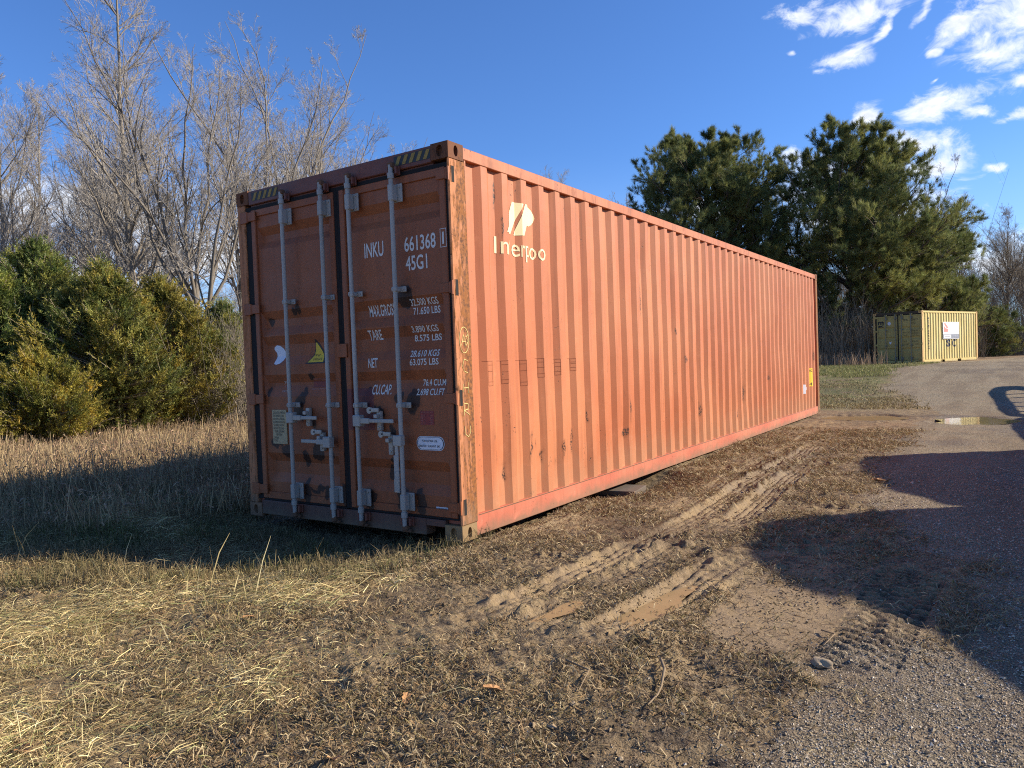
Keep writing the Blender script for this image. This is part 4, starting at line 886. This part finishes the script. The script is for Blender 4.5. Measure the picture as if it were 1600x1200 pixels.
# ---- cedars
def cedar(seed, H, Rad, loc, label, tone=(1, 1, 1), n=640, group='cedars at the field edge'):
    r_ = np.random.default_rng(seed); T_ = empty('cedar_tree', loc, r_.random()*6, label, 'cedar', group)
    T, TR_ = trunk_line(H*.95, .09, 10, r_, (0, 0), .01); link('trunk', np_mesh('trunk', *tubes(T, TR_, 8), smooth=True), M_bark3, T_)
    h = r_.random(n)**.85; az = r_.random(n)*2*math.pi; lob = 1+.28*np.sin(az*3+seed)+.2*np.sin(az*5+h*9+seed*2)
    prof = np.clip((1-h)**.62*(.60+.55*np.clip(h*3.2, 0, 1)), .03, 2)
    rad = Rad*prof*lob*(.42+.66*r_.random(n)**.55); C = np.stack([np.cos(az)*rad, np.sin(az)*rad, .12+h*H*.93], 1)
    outd = np.stack([np.cos(az), np.sin(az), .75+.9*h], 1); outd /= np.linalg.norm(outd, axis=1, keepdims=True)
    # sprays: each cluster is a plume of short flat leaf clumps along a few twigs
    m = 8; tw = outd[:, None]+r_.normal(size=(n, m, 3))*.38+np.array([0, 0, .15]); tw /= np.linalg.norm(tw, axis=2, keepdims=True); tl = (.22+.34*r_.random((n, m, 1)))*(.55+.6*(1-h))[:, None, None]*np.where(r_.random((n, 1, 1)) < .22, 1.7, .95)
    st = C[:, None]-outd[:, None]*.22+np.zeros((1, m, 1)); q = 27; t = r_.random((n, m, q, 1))**.7
    P = st[:, :, None]+tw[:, :, None]*tl[:, :, None]*t+r_.normal(size=(n, m, q, 3))*.032*(1.25-t)
    d = tw[:, :, None]*.8+r_.normal(size=(n, m, q, 3))*.55
    clt = .65+.7*r_.random(n); yl = r_.random(n); cc = np.stack([clt*(.82+.33*yl), clt, clt*(1.1-.4*yl)], 1)*np.array(tone); cc = np.repeat(cc, m*q, 0)
    V, F, Cc = spikes(P.reshape(-1, 3), d.reshape(-1, 3), .045+.045*r_.random(n*m*q), .014+.012*r_.random(n*m*q), cc)
    link('crown', np_mesh('crown', V, F, {'col': Cc}), M_cedar, T_)
    tb = np.concatenate([st[:, :, None], (st+tw*tl)[:, :, None]], 2).reshape(-1, 2, 3); ax = np.stack([np.stack([0*h, 0*h, C[:, 2]*.75], 1), C], 1)
    V, F = merge([tubes(tb[::3], np.full((len(tb[::3]), 2), .005), 3), tubes(ax, np.tile([[.018, .008]], (n, 1)), 3)]); link('branches', np_mesh('branches', V, F), M_twigd, T_)
    return T_
cedar(201, 4.75, 1.9, at(66, 17.5), 'dark green cedar with a tall pointed crown at the left of the field', (.8, .95, .95), 760)
cedar(202, 4.0, 1.6, at(168, 17.0), 'olive cedar in the middle of the group with a rounded top', (1.0, 1.0, .9), 760)
cedar(203, 3.75, 1.75, at(255, 18.2), 'wide yellowish cedar at the right end of the group', (1.12, 1.02, .85), 760)
cedar(204, 4.2, 1.7, at(-30, 16.5), 'dark cedar cut by the left edge of the picture', (.7, .9, .9), 700)
cedar(205, 1.9, 1.2, at(60, 15.4), 'low golden cedar bush in front of the dark cedar', (1.25, 1.1, .8), 380)
cedar(211, 3.7, 1.5, at(118, 19.0), 'green cedar filling the gap behind the left two cedars', (.95, 1.0, .9), 560)
cedar(212, 3.4, 1.5, at(215, 19.5), 'olive cedar filling the gap behind the right two cedars', (1.1, 1.05, .9), 560)
cedar(206, 3.6, 1.5, at(352, 23), 'thin greyish cedar half hidden behind the container left edge', (.85, .95, 1.0), 420)
cedar(207, 6.0, 1.5, at(95, 27), 'pale tall cedar showing behind the front cedars', (1.1, 1.1, 1.0), 600)
cedar(208, 3.0, 1.5, at(1475, 47), 'dark low evergreen behind the yellow container', (.7, .8, .9), 400, 'evergreens in the right wood')
cedar(209, 3.4, 1.6, at(1555, 50), 'dark low evergreen at the wood edge right of the yellow container', (.75, .85, .9), 400, 'evergreens in the right wood')
cedar(210, 4.6, 1.9, at(1300, 50), 'dark evergreen in the shade between the pine trunks', (.6, .75, .8), 500, 'evergreens in the right wood')

# ---- underbrush and the far wood: masses nobody could count
def stems(N_, pos, hgt, r_, rad=.008, lean=.18, kids=5):
    x, y = pos; n = len(x); z = height(x, y, False); P0 = np.stack([x, y, z-.05], 1); d = np.stack([r_.normal(size=n)*lean, r_.normal(size=n)*lean, np.ones(n)], 1); pts = [P0]
    for j in range(4): d = d+r_.normal(size=d.shape)*.10; pts.append(pts[-1]+d*(hgt/4)[:, None])
    P = np.stack(pts, 1); Rr = (rad*(.5+r_.random(n)))[:, None]*np.linspace(1, .35, 5)[None]
    L2 = grow(P, Rr, kids, .2, 1.0, 38, .38, 3, .2, r_, .5, rmin=.003); return merge([tubes(P, Rr, 3), tubes(*L2, 3)])
def poly_pos(n, pxs, deps, r_):
    px = r_.uniform(*pxs, n); d = r_.uniform(*deps, n); v = np.array(rgt)[None]*((px-800)/PXF)[:, None]+np.array(fwd)[None]; return CAM.x+v[:, 0]*d, CAM.y+v[:, 1]*d
r_ = np.random.default_rng(77)
pr = []
for n, pxs, deps, hs in [(2400, (-150, 620), (19, 30), (.8, 3.2)), (900, (290, 420), (17.5, 24), (.6, 2.6)), (260, (-150, 700), (30, 48), (2, 6))]:
    pr.append(stems(0, poly_pos(n, pxs, deps, r_), r_.uniform(*hs, n), r_))
V, F = merge(pr); finish(link('underbrush', np_mesh('underbrush', V, F), M_brush), 'grey leafless brush tangled behind the cedars of the left field', 'underbrush', kind='stuff')
pr = []
for n, pxs, deps, hs in [(2600, (1235, 1370), (38.5, 56), (.6, 3.5)), (1400, (1370, 1540), (45, 60), (1, 4.5)), (2200, (1530, 1760), (50, 66), (1, 5)), (900, (1235, 1800), (50, 75), (4, 9.5)), (700, (800, 1240), (48, 70), (3, 9))]:
    pr.append(stems(0, poly_pos(n, pxs, deps, r_), r_.uniform(*hs, n), r_, rad=.014))
V, F = merge(pr); finish(link('underbrush', np_mesh('underbrush', V, F), M_twigd), 'dark tangled brush under the pines around the yellow container', 'underbrush', kind='stuff')
# far wood: trunks and crowns merged to one mass
def far_wood(name, spots, label, mats):
    a, b, _ = BARE['open2']; vt = np.zeros(len(b.vertices)*3, np.float32); b.vertices.foreach_get('co', vt); vt = vt.reshape(-1, 3); ft = np.zeros(len(b.loops), np.int32); b.loops.foreach_get('vertex_index', ft); ft = ft.reshape(-1, 4)
    va = np.zeros(len(a.vertices)*3, np.float32); a.vertices.foreach_get('co', va); va = va.reshape(-1, 3); fa = np.zeros(len(a.loops), np.int32); a.loops.foreach_get('vertex_index', fa); fa = fa.reshape(-1, 4)
    base, bf = merge([(va, fa), (vt, ft)]); out_ = []
    for (p, s_, rz) in spots:
        c, s2 = math.cos(rz), math.sin(rz); V = base*s_; V = np.stack([V[:, 0]*c-V[:, 1]*s2, V[:, 0]*s2+V[:, 1]*c, V[:, 2]], 1)+np.array(p); out_.append((V, bf))
    V, F = merge(out_); finish(link(name, np_mesh(name, V, F), mats), label, 'woods', kind='stuff')
sp = [(at(r_.uniform(-200, 700), r_.uniform(38, 62)), r_.uniform(.45, .75), r_.random()*6) for _ in range(9)]
far_wood('distant_woods', sp, 'hazy mass of bare trees far behind the left field', M_twig)
sp = [(at(r_.uniform(1230, 1780), r_.uniform(58, 85)), r_.uniform(.6, .95), r_.random()*6) for _ in range(22)]+[(at(r_.uniform(1490, 1900), r_.uniform(62, 80)), r_.uniform(.55, .8), r_.random()*6) for _ in range(14)]
far_wood('distant_woods', sp, 'dark mass of bare trees behind the yellow container', M_twigd)

# ------------------------------------------------------------------ grass, straw, weeds
def scatter(n, xr, yr, dens, r_):
    X = []; Y = []; c = 0
    while c < n:
        x = r_.uniform(*xr, n); y = r_.uniform(*yr, n); k = r_.random(n) < dens(x, y); X.append(x[k]); Y.append(y[k]); c += k.sum()
    return np.concatenate(X)[:n], np.concatenate(Y)[:n]
def inview(x, y, m=1.32):
    vx, vy = x-CAM.x, y-CAM.y; dep = vx*fwd.x+vy*fwd.y; lat = vx*rgt.x+vy*rgt.y; return (dep > 1.2) & (np.abs(lat) < (.70*dep+.3)*m)
def clear(x, y): return ~((x > -2.46) & (x < .03) & (y > -.02) & (y < 12.3))
def pal(n, cols, r_, var=.3):
    c = np.array(cols)[r_.integers(0, len(cols), n)]; return c*(1+var*(r_.random((n, 1))*2-1))
M_blade = attrmat('dry_grass', .75, .18)
r_ = np.random.default_rng(5)
def clump(x, y, s=2.2, seed=3): return np.clip(.5+2.6*fbm(x*s, y*s, 3, seed), 0.03, 1)
STR = [(.60, .49, .23), (.48, .38, .18), (.70, .60, .32), (.36, .27, .13), (.24, .16, .08), (.30, .21, .11)]
# mown straw lying in the foreground left
n = 82000
x, y = scatter(n, (-7, 2.6), (-4.3, .6), lambda x, y: inview(x, y)*clear(x, y)*straw_mask(x, y)*(.05+.95*clump(x, y, 1.7)**1.4)*np.clip(4.5/np.hypot(x-3.3, y+4.2), 0, 1), r_)
z = height(x, y); th = r_.normal(.3, .55, n)+6*fbm(x*2.2, y*2.2, 3, 88)+(r_.random(n) < .6)*r_.uniform(0, 6.28, n); d = np.stack([np.cos(th), np.sin(th), r_.normal(.06, .2, n)], 1)
hump = .05*np.clip(fbm(x*1.3, y*1.3, 3, 33)+.25, 0, 1)*2
P0 = np.stack([x, y, z+.004+r_.random(n)**1.6*(.02+hump)], 1); L = r_.uniform(.025, .095, n)*(1+1.8*(r_.random(n) < .12))
V1 = ribbons(P0, d, L, r_.uniform(.0013, .0033, n), r_.uniform(0, .6, n), pal(n, STR+[(.26, .27, .11)], r_)*(.72+.72*clump(x, y, 2.6, 66))[:, None])
# upright mown stubble and tufts
n = 26000; x, y = scatter(n, (-7, 2.6), (-4.3, .4), lambda x, y: inview(x, y)*clear(x, y)*straw_mask(x, y)*clump(x, y, 3, 8)**2, r_)
z = height(x, y); d = np.stack([r_.normal(0, .45, n), r_.normal(0, .45, n), np.ones(n)*.8], 1)
V2 = ribbons(np.stack([x, y, z-.01], 1), d, r_.uniform(.03, .12, n), r_.uniform(.0015, .0035, n), r_.uniform(.2, 1.2, n), pal(n, STR+[(.20, .19, .06), (.24, .22, .08)], r_))
m = 70; xs_ = r_.uniform(-5.5, .3, m); ys_ = -1.55-.28*(xs_+2)*-.0+r_.normal(0, .25, m)+np.interp(xs_, [-5.5, -2.4, 0], [-.6, -.35, .35]); zs_ = height(xs_, ys_)
V2b = ribbons(np.stack([xs_, ys_, zs_], 1), np.stack([r_.normal(0, .5, m), r_.normal(0, .4, m), np.ones(m)], 1), r_.uniform(.12, .42, m), r_.uniform(.004, .007, m), r_.uniform(0, .5, m), pal(m, STR[:3], r_))
V, F = merge([V1[:2], V2[:2], V2b[:2]]); finish(link('mown_straw', np_mesh('mown_straw', V, F, {'col': np.concatenate([V1[2], V2[2], V2b[2]])}), M_blade), 'pale mown straw lying over the ground in the left foreground', 'straw', kind='stuff')
# dead turf over the mud
def trackfree(x, y):
    k = np.ones_like(x)
    for (xc, w_, y0, y1, dp) in TR: k *= 1-(np.abs((x-track_x(xc, y))/w_) < 1.2)*(y > y0)*(y < y1)*min(1, dp+.1)
    k = k*(1-.95*(np.abs(x-(2.78+.07*(y+.2))) < .2)*(y > -1.1)*(y < .9))
    return k*(1-.9*sstep(.35, .6, bump2(x, y, 2.3, -.42, .42, .75)))
n = 135000; x, y = scatter(n, (-4, 4.2), (-4.4, 9), lambda x, y: inview(x, y)*clear(x, y)*(1-gravel_mask(x, y))*trackfree(x, y)*(.08+.92*clump(x, y, 3.0, 14)**1.5)*np.clip(3.2/np.hypot(x-3.3, y+4.2), 0, 1)**1.1, r_)
dist = np.hypot(x-3.3, y+4.2); z = height(x, y); th = r_.random(n)*6.28; d = np.stack([np.cos(th), np.sin(th), r_.uniform(-.02, .9, n)], 1)
V3 = ribbons(np.stack([x, y, z-.002], 1), d, r_.uniform(.012, .055, n)*(1+.08*dist), r_.uniform(.0015, .0035, n)*(1+.15*dist), r_.uniform(.2, 1.3, n), pal(n, [(.36, .28, .16), (.28, .205, .115), (.22, .155, .085), (.42, .34, .20), (.18, .145, .06), (.28, .18, .09)], r_, .4))
finish(link('dead_turf', np_mesh('dead_turf', V3[0], V3[1], {'col': V3[2]}), M_blade), 'short trampled dead turf matted over the mud beside the container', 'turf', kind='stuff')
# green and dull grass in the shade in front of the doors
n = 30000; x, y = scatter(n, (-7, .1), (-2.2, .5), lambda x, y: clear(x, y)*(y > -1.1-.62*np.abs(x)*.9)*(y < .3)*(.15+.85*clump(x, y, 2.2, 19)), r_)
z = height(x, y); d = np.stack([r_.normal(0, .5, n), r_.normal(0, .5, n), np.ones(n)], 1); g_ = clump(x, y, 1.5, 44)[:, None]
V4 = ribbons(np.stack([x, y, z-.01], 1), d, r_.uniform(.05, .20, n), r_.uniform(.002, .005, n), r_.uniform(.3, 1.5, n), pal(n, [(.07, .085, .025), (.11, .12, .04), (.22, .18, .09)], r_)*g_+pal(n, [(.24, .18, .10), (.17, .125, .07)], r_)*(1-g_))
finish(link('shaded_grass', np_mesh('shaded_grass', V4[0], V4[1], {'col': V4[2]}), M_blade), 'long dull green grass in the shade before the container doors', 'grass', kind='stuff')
# tall dead field grass
FLD = [(.37, .28, .15), (.27, .195, .11), (.45, .355, .20), (.19, .135, .08), (.33, .25, .14)]
def field_d(x, y): return ((x < -2.75) | (y > 12.6))*(x < -2.75)*(y > -1.3-.55*(x+2.75)*-.12+fbm(x*.9, y*.9, 2, 3)*1.1)*inview(x, y, 1.2)*(.25+.75*clump(x, y, 1.1, 9))
n = 72000; x, y = scatter(n, (-24, -2.7), (-2.2, 14), lambda x, y: field_d(x, y)*np.clip(9/np.hypot(x-3.3, y+4.2), 0, 1)**1.3, r_)
dist = np.hypot(x-3.3, y+4.2); z = height(x, y, False); hh = r_.uniform(.10, .44, n)*(.40+.9*clump(x, y, 1.4, 5))*np.where(r_.random(n) < .06, 1.6, 1)*(1-.35*sstep(-8, -14, x))*sstep(-2.3, -1.2, y+.15*(x+2.7)*-1*.0+.35)
d = np.stack([r_.normal(0, .22, n), r_.normal(0, .22, n), np.ones(n)], 1)
V5 = ribbons(np.stack([x, y, z-.02], 1), d, np.maximum(hh, .08), r_.uniform(.002, .0045, n)*(1+.09*dist), r_.uniform(0, .5, n), pal(n, FLD, r_, .35))
# seed heads / weed leaves on part of the stems
m = 36000; i = r_.integers(0, n, m); hv = r_.uniform(.5, 1.0, m); Pm = np.stack([x[i], y[i], z[i]], 1)+d[i]*(hh[i]*hv)[:, None]
V6 = ribbons(Pm, r_.normal(size=(m, 3))+[0, 0, .4], r_.uniform(.02, .07, m), r_.uniform(.006, .014, m), r_.uniform(0, 1, m), pal(m, [(.30, .19, .12), (.22, .13, .085), (.40, .28, .18)], r_))
V, F = merge([V5[:2], V6[:2]]); finish(link('tall_field_grass', np_mesh('tall_field_grass', V, F, {'col': np.concatenate([V5[2], V6[2]])}), M_blade), 'tall brown winter weeds and grass covering the field left of the container', 'grass', kind='stuff')
# far grass strip and weeds by the yellow container
n = 46000; x, y = scatter(n, (-9, 2.4), (13.5, 36), lambda x, y: inview(x, y)*(1-gravel_mask(x, y))*(x > -8)*clump(x, y, .8, 23), r_)
z = height(x, y, False); d = np.stack([r_.normal(0, .4, n), r_.normal(0, .4, n), np.ones(n)], 1); near = sstep(21, 26, y)[:, None]
V7 = ribbons(np.stack([x, y, z-.01], 1), d, r_.uniform(.03, .08, n)+near[:, 0]*r_.uniform(.02, .09, n), r_.uniform(.010, .022, n), r_.uniform(0, 1, n), pal(n, [(.20, .22, .065), (.27, .27, .095), (.33, .29, .14)], r_)*near+pal(n, [(.24, .20, .09), (.30, .24, .13)], r_)*(1-near))
n = 5200; x, y = scatter(n, (-16, 1.2), (33.0, 41), lambda x, y: (x < -1.6+.0*y)*(y > 33+.25*(x+4)*-.2)*inview(x, y)*clump(x, y, .9, 2), r_)
k = ~((x > -3.2) & (y > 36.6)); x, y = x[k], y[k]; n = len(x); z = height(x, y, False); d = np.stack([r_.normal(0, .2, n), r_.normal(0, .2, n), np.ones(n)], 1)
V8 = ribbons(np.stack([x, y, z-.02], 1), d, r_.uniform(.3, 1.0, n), r_.uniform(.008, .016, n), r_.uniform(0, 1, n), pal(n, [(.34, .24, .15), (.24, .16, .10), (.42, .31, .2)], r_))
V, F = merge([V7[:2], V8[:2]]); finish(link('verge_grass', np_mesh('verge_grass', V, F, {'col': np.concatenate([V7[2], V8[2]])}), M_blade), 'strip of greenish grass and dry weeds before the yellow container', 'grass', kind='stuff')
# ---- gravel stones lying loose near the viewer
n = 68000; x, y = scatter(n, (1.4, 5.2), (-3.6, 5), lambda x, y: inview(x, y)*(gravel_mask(x, y)*.97+.03)*np.clip(2.6/np.hypot(x-3.3, y+4.2), 0, 1)**1.6, r_)
z = height(x, y); dist = np.hypot(x-3.3, y+4.2); s_ = r_.uniform(.0015, .0042, n)*(1+.05*dist)*np.where(r_.random(n) < .03, 1.9, 1); o6 = np.array([[1, 0, 0], [0, 1, 0], [-1, 0, 0], [0, -1, 0], [0, 0, 1], [0, 0, -1]], float)
Vg = (o6[None]*(1+.35*r_.normal(size=(n, 6, 1)))+r_.normal(size=(n, 6, 3))*.25)*s_[:, None, None]*np.array([1, 1, .65]); Vg = Vg+np.stack([x, y, z+s_*.25], 1)[:, None]
f8 = np.array([[0, 1, 4], [1, 2, 4], [2, 3, 4], [3, 0, 4], [1, 0, 5], [2, 1, 5], [3, 2, 5], [0, 3, 5]]); F = (np.arange(n)[:, None, None]*6+f8[None]).reshape(-1, 3)
cg = np.repeat(pal(n, [(.31, .26, .18), (.42, .355, .26), (.22, .175, .12), (.34, .25, .16), (.48, .42, .33)], r_), 6, 0)
finish(link('loose_gravel', np_mesh('loose_gravel', Vg.reshape(-1, 3), F, {'col': cg}), attrmat('stone', .9)), 'loose grey gravel strewn over the lower right ground', 'gravel', kind='stuff')

# ------------------------------------------------------------------ parked truck and trailer to the right of the viewer (they throw the long shadows)
def prism(bm, pts, x0, x1):
    a = [bm.verts.new((x0, y, z)) for y, z in pts]; b = [bm.verts.new((x1, y, z)) for y, z in pts]; n = len(pts)
    bm.faces.new(a); bm.faces.new(b[::-1])
    for i in range(n): bm.faces.new((a[i], b[i], b[(i+1) % n], a[(i+1) % n]))
def wheel(par, x, y, r, wd, mt, mr):
    bm = BM(); cyl(bm, (x, y, r), (x+wd, y, r), r, n=28); o = bm_obj('wheel', bm, mt, par, True); bm = BM(); cyl(bm, (x-.01, y, r), (x+wd+.01, y, r), r*.55, n=20); bm_obj('rim', bm, mr, o, True)
M_truck = simple('truck_paint', (.45, .45, .44), .35, var=.05); M_glass = simple('dark_glass', (.02, .025, .03), .08); M_tyre = simple('tyre_rubber', (.025, .025, .025), .9); M_rim = simple('rim_steel', (.35, .35, .35), .4, metal=.6)
T = empty('parked_truck', (6.0, 1.2, 0), 0, 'pale delivery truck with a sloping bonnet parked beside the gravel drive', 'truck')
bm = BM(); prism(bm, [(-.1, .55), (-.1, 1.45), (.03, 1.69), (.31, 1.79), (.85, 1.96), (1.35, 2.18), (2.21, 2.59), (2.5, 2.68), (2.77, 2.71), (3.35, 2.77), (3.55, 2.75), (3.78, 2.25), (3.80, .55)], 0, 2.1); bm_obj('cab', bm, M_truck, T)
bm = BM(); prism(bm, [(1.6, 1.75), (2.2, 2.45), (3.2, 2.5), (3.2, 1.75)], -.006, 2.106); bm_obj('window', bm, M_glass, T)
bm = BM(); prism(bm, [(3.82, .7), (3.84, 1.95), (3.89, 2.05), (4.3, 2.16), (4.72, 2.31), (5.4, 2.46), (6.1, 2.60), (6.9, 2.69), (7.44, 2.71), (7.49, 2.66), (7.49, .7)], 0, 2.1); bm_obj('cargo_body', bm, simple('tarpaulin', (.10, .12, .10), .8), T)
bm = BM(); box(bm, .5, 1.6, 0, 7.4, .45, .69); bm_obj('chassis', bm, M_tyre, T)
for y in (.75, 4.9, 6.0):
    for x in (.02, 1.78): wheel(T, x, y, .48, .3, M_tyre, M_rim)
T = empty('stock_trailer', (6.0, 9.0, 0), 0, 'low trailer with a hooped stake rack parked behind the truck', 'trailer')
bm = BM(); prism(bm, [(.0, .7), (.0, 1.64), (.54, 1.66), (2.36, 1.72), (4.34, 1.76), (4.9, 1.55), (14.6, 1.25), (14.6, .7)], 0, .12); bm_obj('side_board', bm, M_truck, T)
bm = BM(); prism(bm, [(0, .7), (0, .8), (14.6, .8), (14.6, .7)], .121, 2.2); bm_obj('bed', bm, M_tyre, T)
bm = BM()
outer = [(4.7, 1.58), (5.1, 1.74), (6.9, 1.87), (9.76, 1.96), (12.1, 2.11), (13.73, 2.09), (14.05, 1.98), (13.9, 1.80), (13.2, 1.56), (12.9, 1.3)]
inner = [(5.2, 1.54), (5.6, 1.68), (6.8, 1.72), (8.56, 1.77), (11.3, 1.89), (12.5, 1.92), (12.8, 1.83), (12.5, 1.70), (12.0, 1.56), (11.8, 1.3)]
for i in range(len(outer)-1): prism(bm, [outer[i], outer[i+1], inner[i+1], inner[i]], 0.0, .10)
bmesh.ops.remove_doubles(bm, verts=bm.verts, dist=1e-5); bm_obj('rack', bm, M_tyre, T)
for yy, h_ in ((5.2, 1.66), (6.1, 1.72), (7.4, 1.74), (8.7, 1.77), (10.2, 1.83), (11.4, 1.88)):
    bm = BM(); box(bm, .01, .09, yy-.07, yy+.07, .8, h_); bm_obj('post', bm, M_tyre, T)
for y in (7.2, 8.3):
    for x in (.13, 1.85): wheel(T, x, y, .40, .25, M_tyre, M_rim)
# ------------------------------------------------------------------ small things on the ground
M_wood = simple('weathered_wood', (.10, .078, .058), .85, var=.4, scale=18, bump=.004)
T = empty('wood_block', (.10, 2.72, hz(.1, 2.72)+.01), R_(8), 'grey weathered timber block wedged under the middle of the container bottom rail', 'timber block')
bm = BM(); box(bm, -.34, .10, -.22, .22, -.03, .045, .006); bm_obj('lower_board', bm, M_wood, T); bm = BM(); box(bm, -.36, .06, -.17, .24, .047, .10, .006); bm_obj('upper_board', bm, M_wood, T)
def stick(pts, r, label, mat):
    P = np.array([[(x, y, float(height(np.array([x]), np.array([y]))[0])+dz) for x, y, dz in pts]]); rr = np.linspace(r, r*.4, len(pts))[None]
    V, F = tubes(P, rr, 6); o = link('stick', np_mesh('stick', V, F, smooth=True), mat); return finish(o, label, 'stick', 'fallen sticks')
M_stick = simple('dry_stick', (.20, .145, .085), .85, var=.3)
stick([(2.061, -1.296, .03), (2.12, -1.40, .035), (2.133, -1.47, .02), (2.171, -1.592, .02), (2.177, -1.70, .015)], .0075, 'curved brown stick lying in a dark hollow near the bottom of the picture', M_stick)
stick([(1.72, -1.50, .01), (1.86, -1.56, .03), (1.90, -1.72, .015)], .005, 'thin pale twig in the trampled turf left of the curved stick', M_stick)
stick([(2.55, -.55, .012), (2.62, -.62, .02), (2.60, -.75, .01)], .004, 'short twig by the tyre tread marks', M_stick)
def rock(x, y, s_, label, mat, seed):
    bm = BM(); bmesh.ops.create_icosphere(bm, subdivisions=3, radius=s_); rs = np.random.default_rng(seed); ph = rs.random(6)*6
    for v in bm.verts:
        n_ = v.co.normalized(); k = 1+.16*math.sin(n_.x*3.1+ph[0])+.14*math.sin(n_.y*4.3+ph[1])+.10*math.sin(n_.z*6+n_.x*5+ph[2])+.05*math.sin(n_.x*13+ph[3])*math.sin(n_.y*12+ph[4]); v.co *= k; v.co.z *= .62
    o = bm_obj('rock', bm, mat, None, True); o.location = (x, y, float(height(np.array([x]), np.array([y]))[0])+s_*.25); return finish(o, label, 'stone', 'stones in the mud')
M_rock = simple('pale_stone', (.30, .235, .155), .9, var=.3, scale=14, bump=.004)
p_ = [(2.63, -.94, .036, 'pale fist-sized stone at the edge of the muddy patch near the tread marks'), (1.92, -1.80, .012, 'small whitish stone in the dark turf near the bottom of the picture'), (2.22, -2.02, .010, 'little pale stone right of the whitish one')]
for k, (x, y, s_, lb) in enumerate(p_): rock(x, y, s_, lb, M_rock, k)
M_leaf = simple('dead_leaf', (.36, .19, .075), .8, var=.35, scale=30)
def leaf(x, y, s_, rz, label, seed):
    rs = random.Random(seed); bm = BM(); out_ = []
    for i in range(14):
        a = 2*math.pi*i/14; r = s_*(.62+.38*abs(math.cos(a)))*(1+(.22 if i % 2 else -.18)*(abs(math.sin(a)) > .2)); out_.append((r*math.cos(a), r*.7*math.sin(a), .25*s_*abs(math.sin(a))+.08*s_*rs.random()))
    c = bm.verts.new((0, 0, 0)); vs = [bm.verts.new(p) for p in out_]
    for i in range(14): bm.faces.new((c, vs[i], vs[(i+1) % 14]))
    o = bm_obj('dead_leaf', bm, M_leaf); o.location = (x, y, float(height(np.array([x]), np.array([y]))[0])+.02); o.rotation_euler = (rs.uniform(-.4, .4), rs.uniform(-.4, .4), rz); so_ = o.modifiers.new('t', 'SOLIDIFY'); so_.thickness = .0008
    return finish(o, label, 'leaf', 'fallen leaves')
for k, (px, py, s_, lb) in enumerate([(35, 1170, .05, 'large brown oak leaf in the bottom left corner'), (388, 968, .035, 'brown leaf on the straw in the middle of the left foreground'), (520, 1185, .045, 'curled tan leaf at the bottom edge left of centre'), (772, 1100, .04, 'upright tan leaf in the dark turf near the bottom centre'), (635, 1100, .03, 'pale leaf left of the upright tan leaf'), (1372, 762, .07, 'orange leaf on the mud beside the shadow')]):
    v = rgt*((px-800)/PXF)+dwn*((py-600)/PXF)+fwd; t = (CAM.z+.03)/-v.z; leaf(CAM.x+v.x*t, CAM.y+v.y*t, s_, k*1.3, lb, k)

# broken clods of mud over the churned strip
r_ = np.random.default_rng(909); n = 15000
x, y = scatter(n, (-2.5, 3.3), (-3.8, 8), lambda x, y: inview(x, y)*clear(x, y)*(1-gravel_mask(x, y))*(.04+.96*clump(x, y, 2.2, 51)**3)*(1-.7*straw_mask(x, y))*np.clip(3.6/np.hypot(x-3.3, y+4.2), 0, 1)**1.2, r_)
z = height(x, y); s_ = r_.uniform(.002, .006, n)*np.where(r_.random(n) < .06, 2.0, 1)
Vg = (o6[None]*(1+.4*r_.normal(size=(n, 6, 1)))+r_.normal(size=(n, 6, 3))*.35)*s_[:, None, None]*np.array([1, 1, .7]); Vg = Vg+np.stack([x, y, z+s_*.3], 1)[:, None]
F = (np.arange(n)[:, None, None]*6+f8[None]).reshape(-1, 3); cg = np.repeat(pal(n, [(.20, .14, .08), (.13, .09, .05), (.26, .19, .115), (.09, .062, .036)], r_), 6, 0)
finish(link('mud_clods', np_mesh('mud_clods', Vg.reshape(-1, 3), F, {'col': cg}), attrmat('clod', .95)), 'small broken clods of brown mud strewn around the wheel ruts', 'mud', kind='stuff')
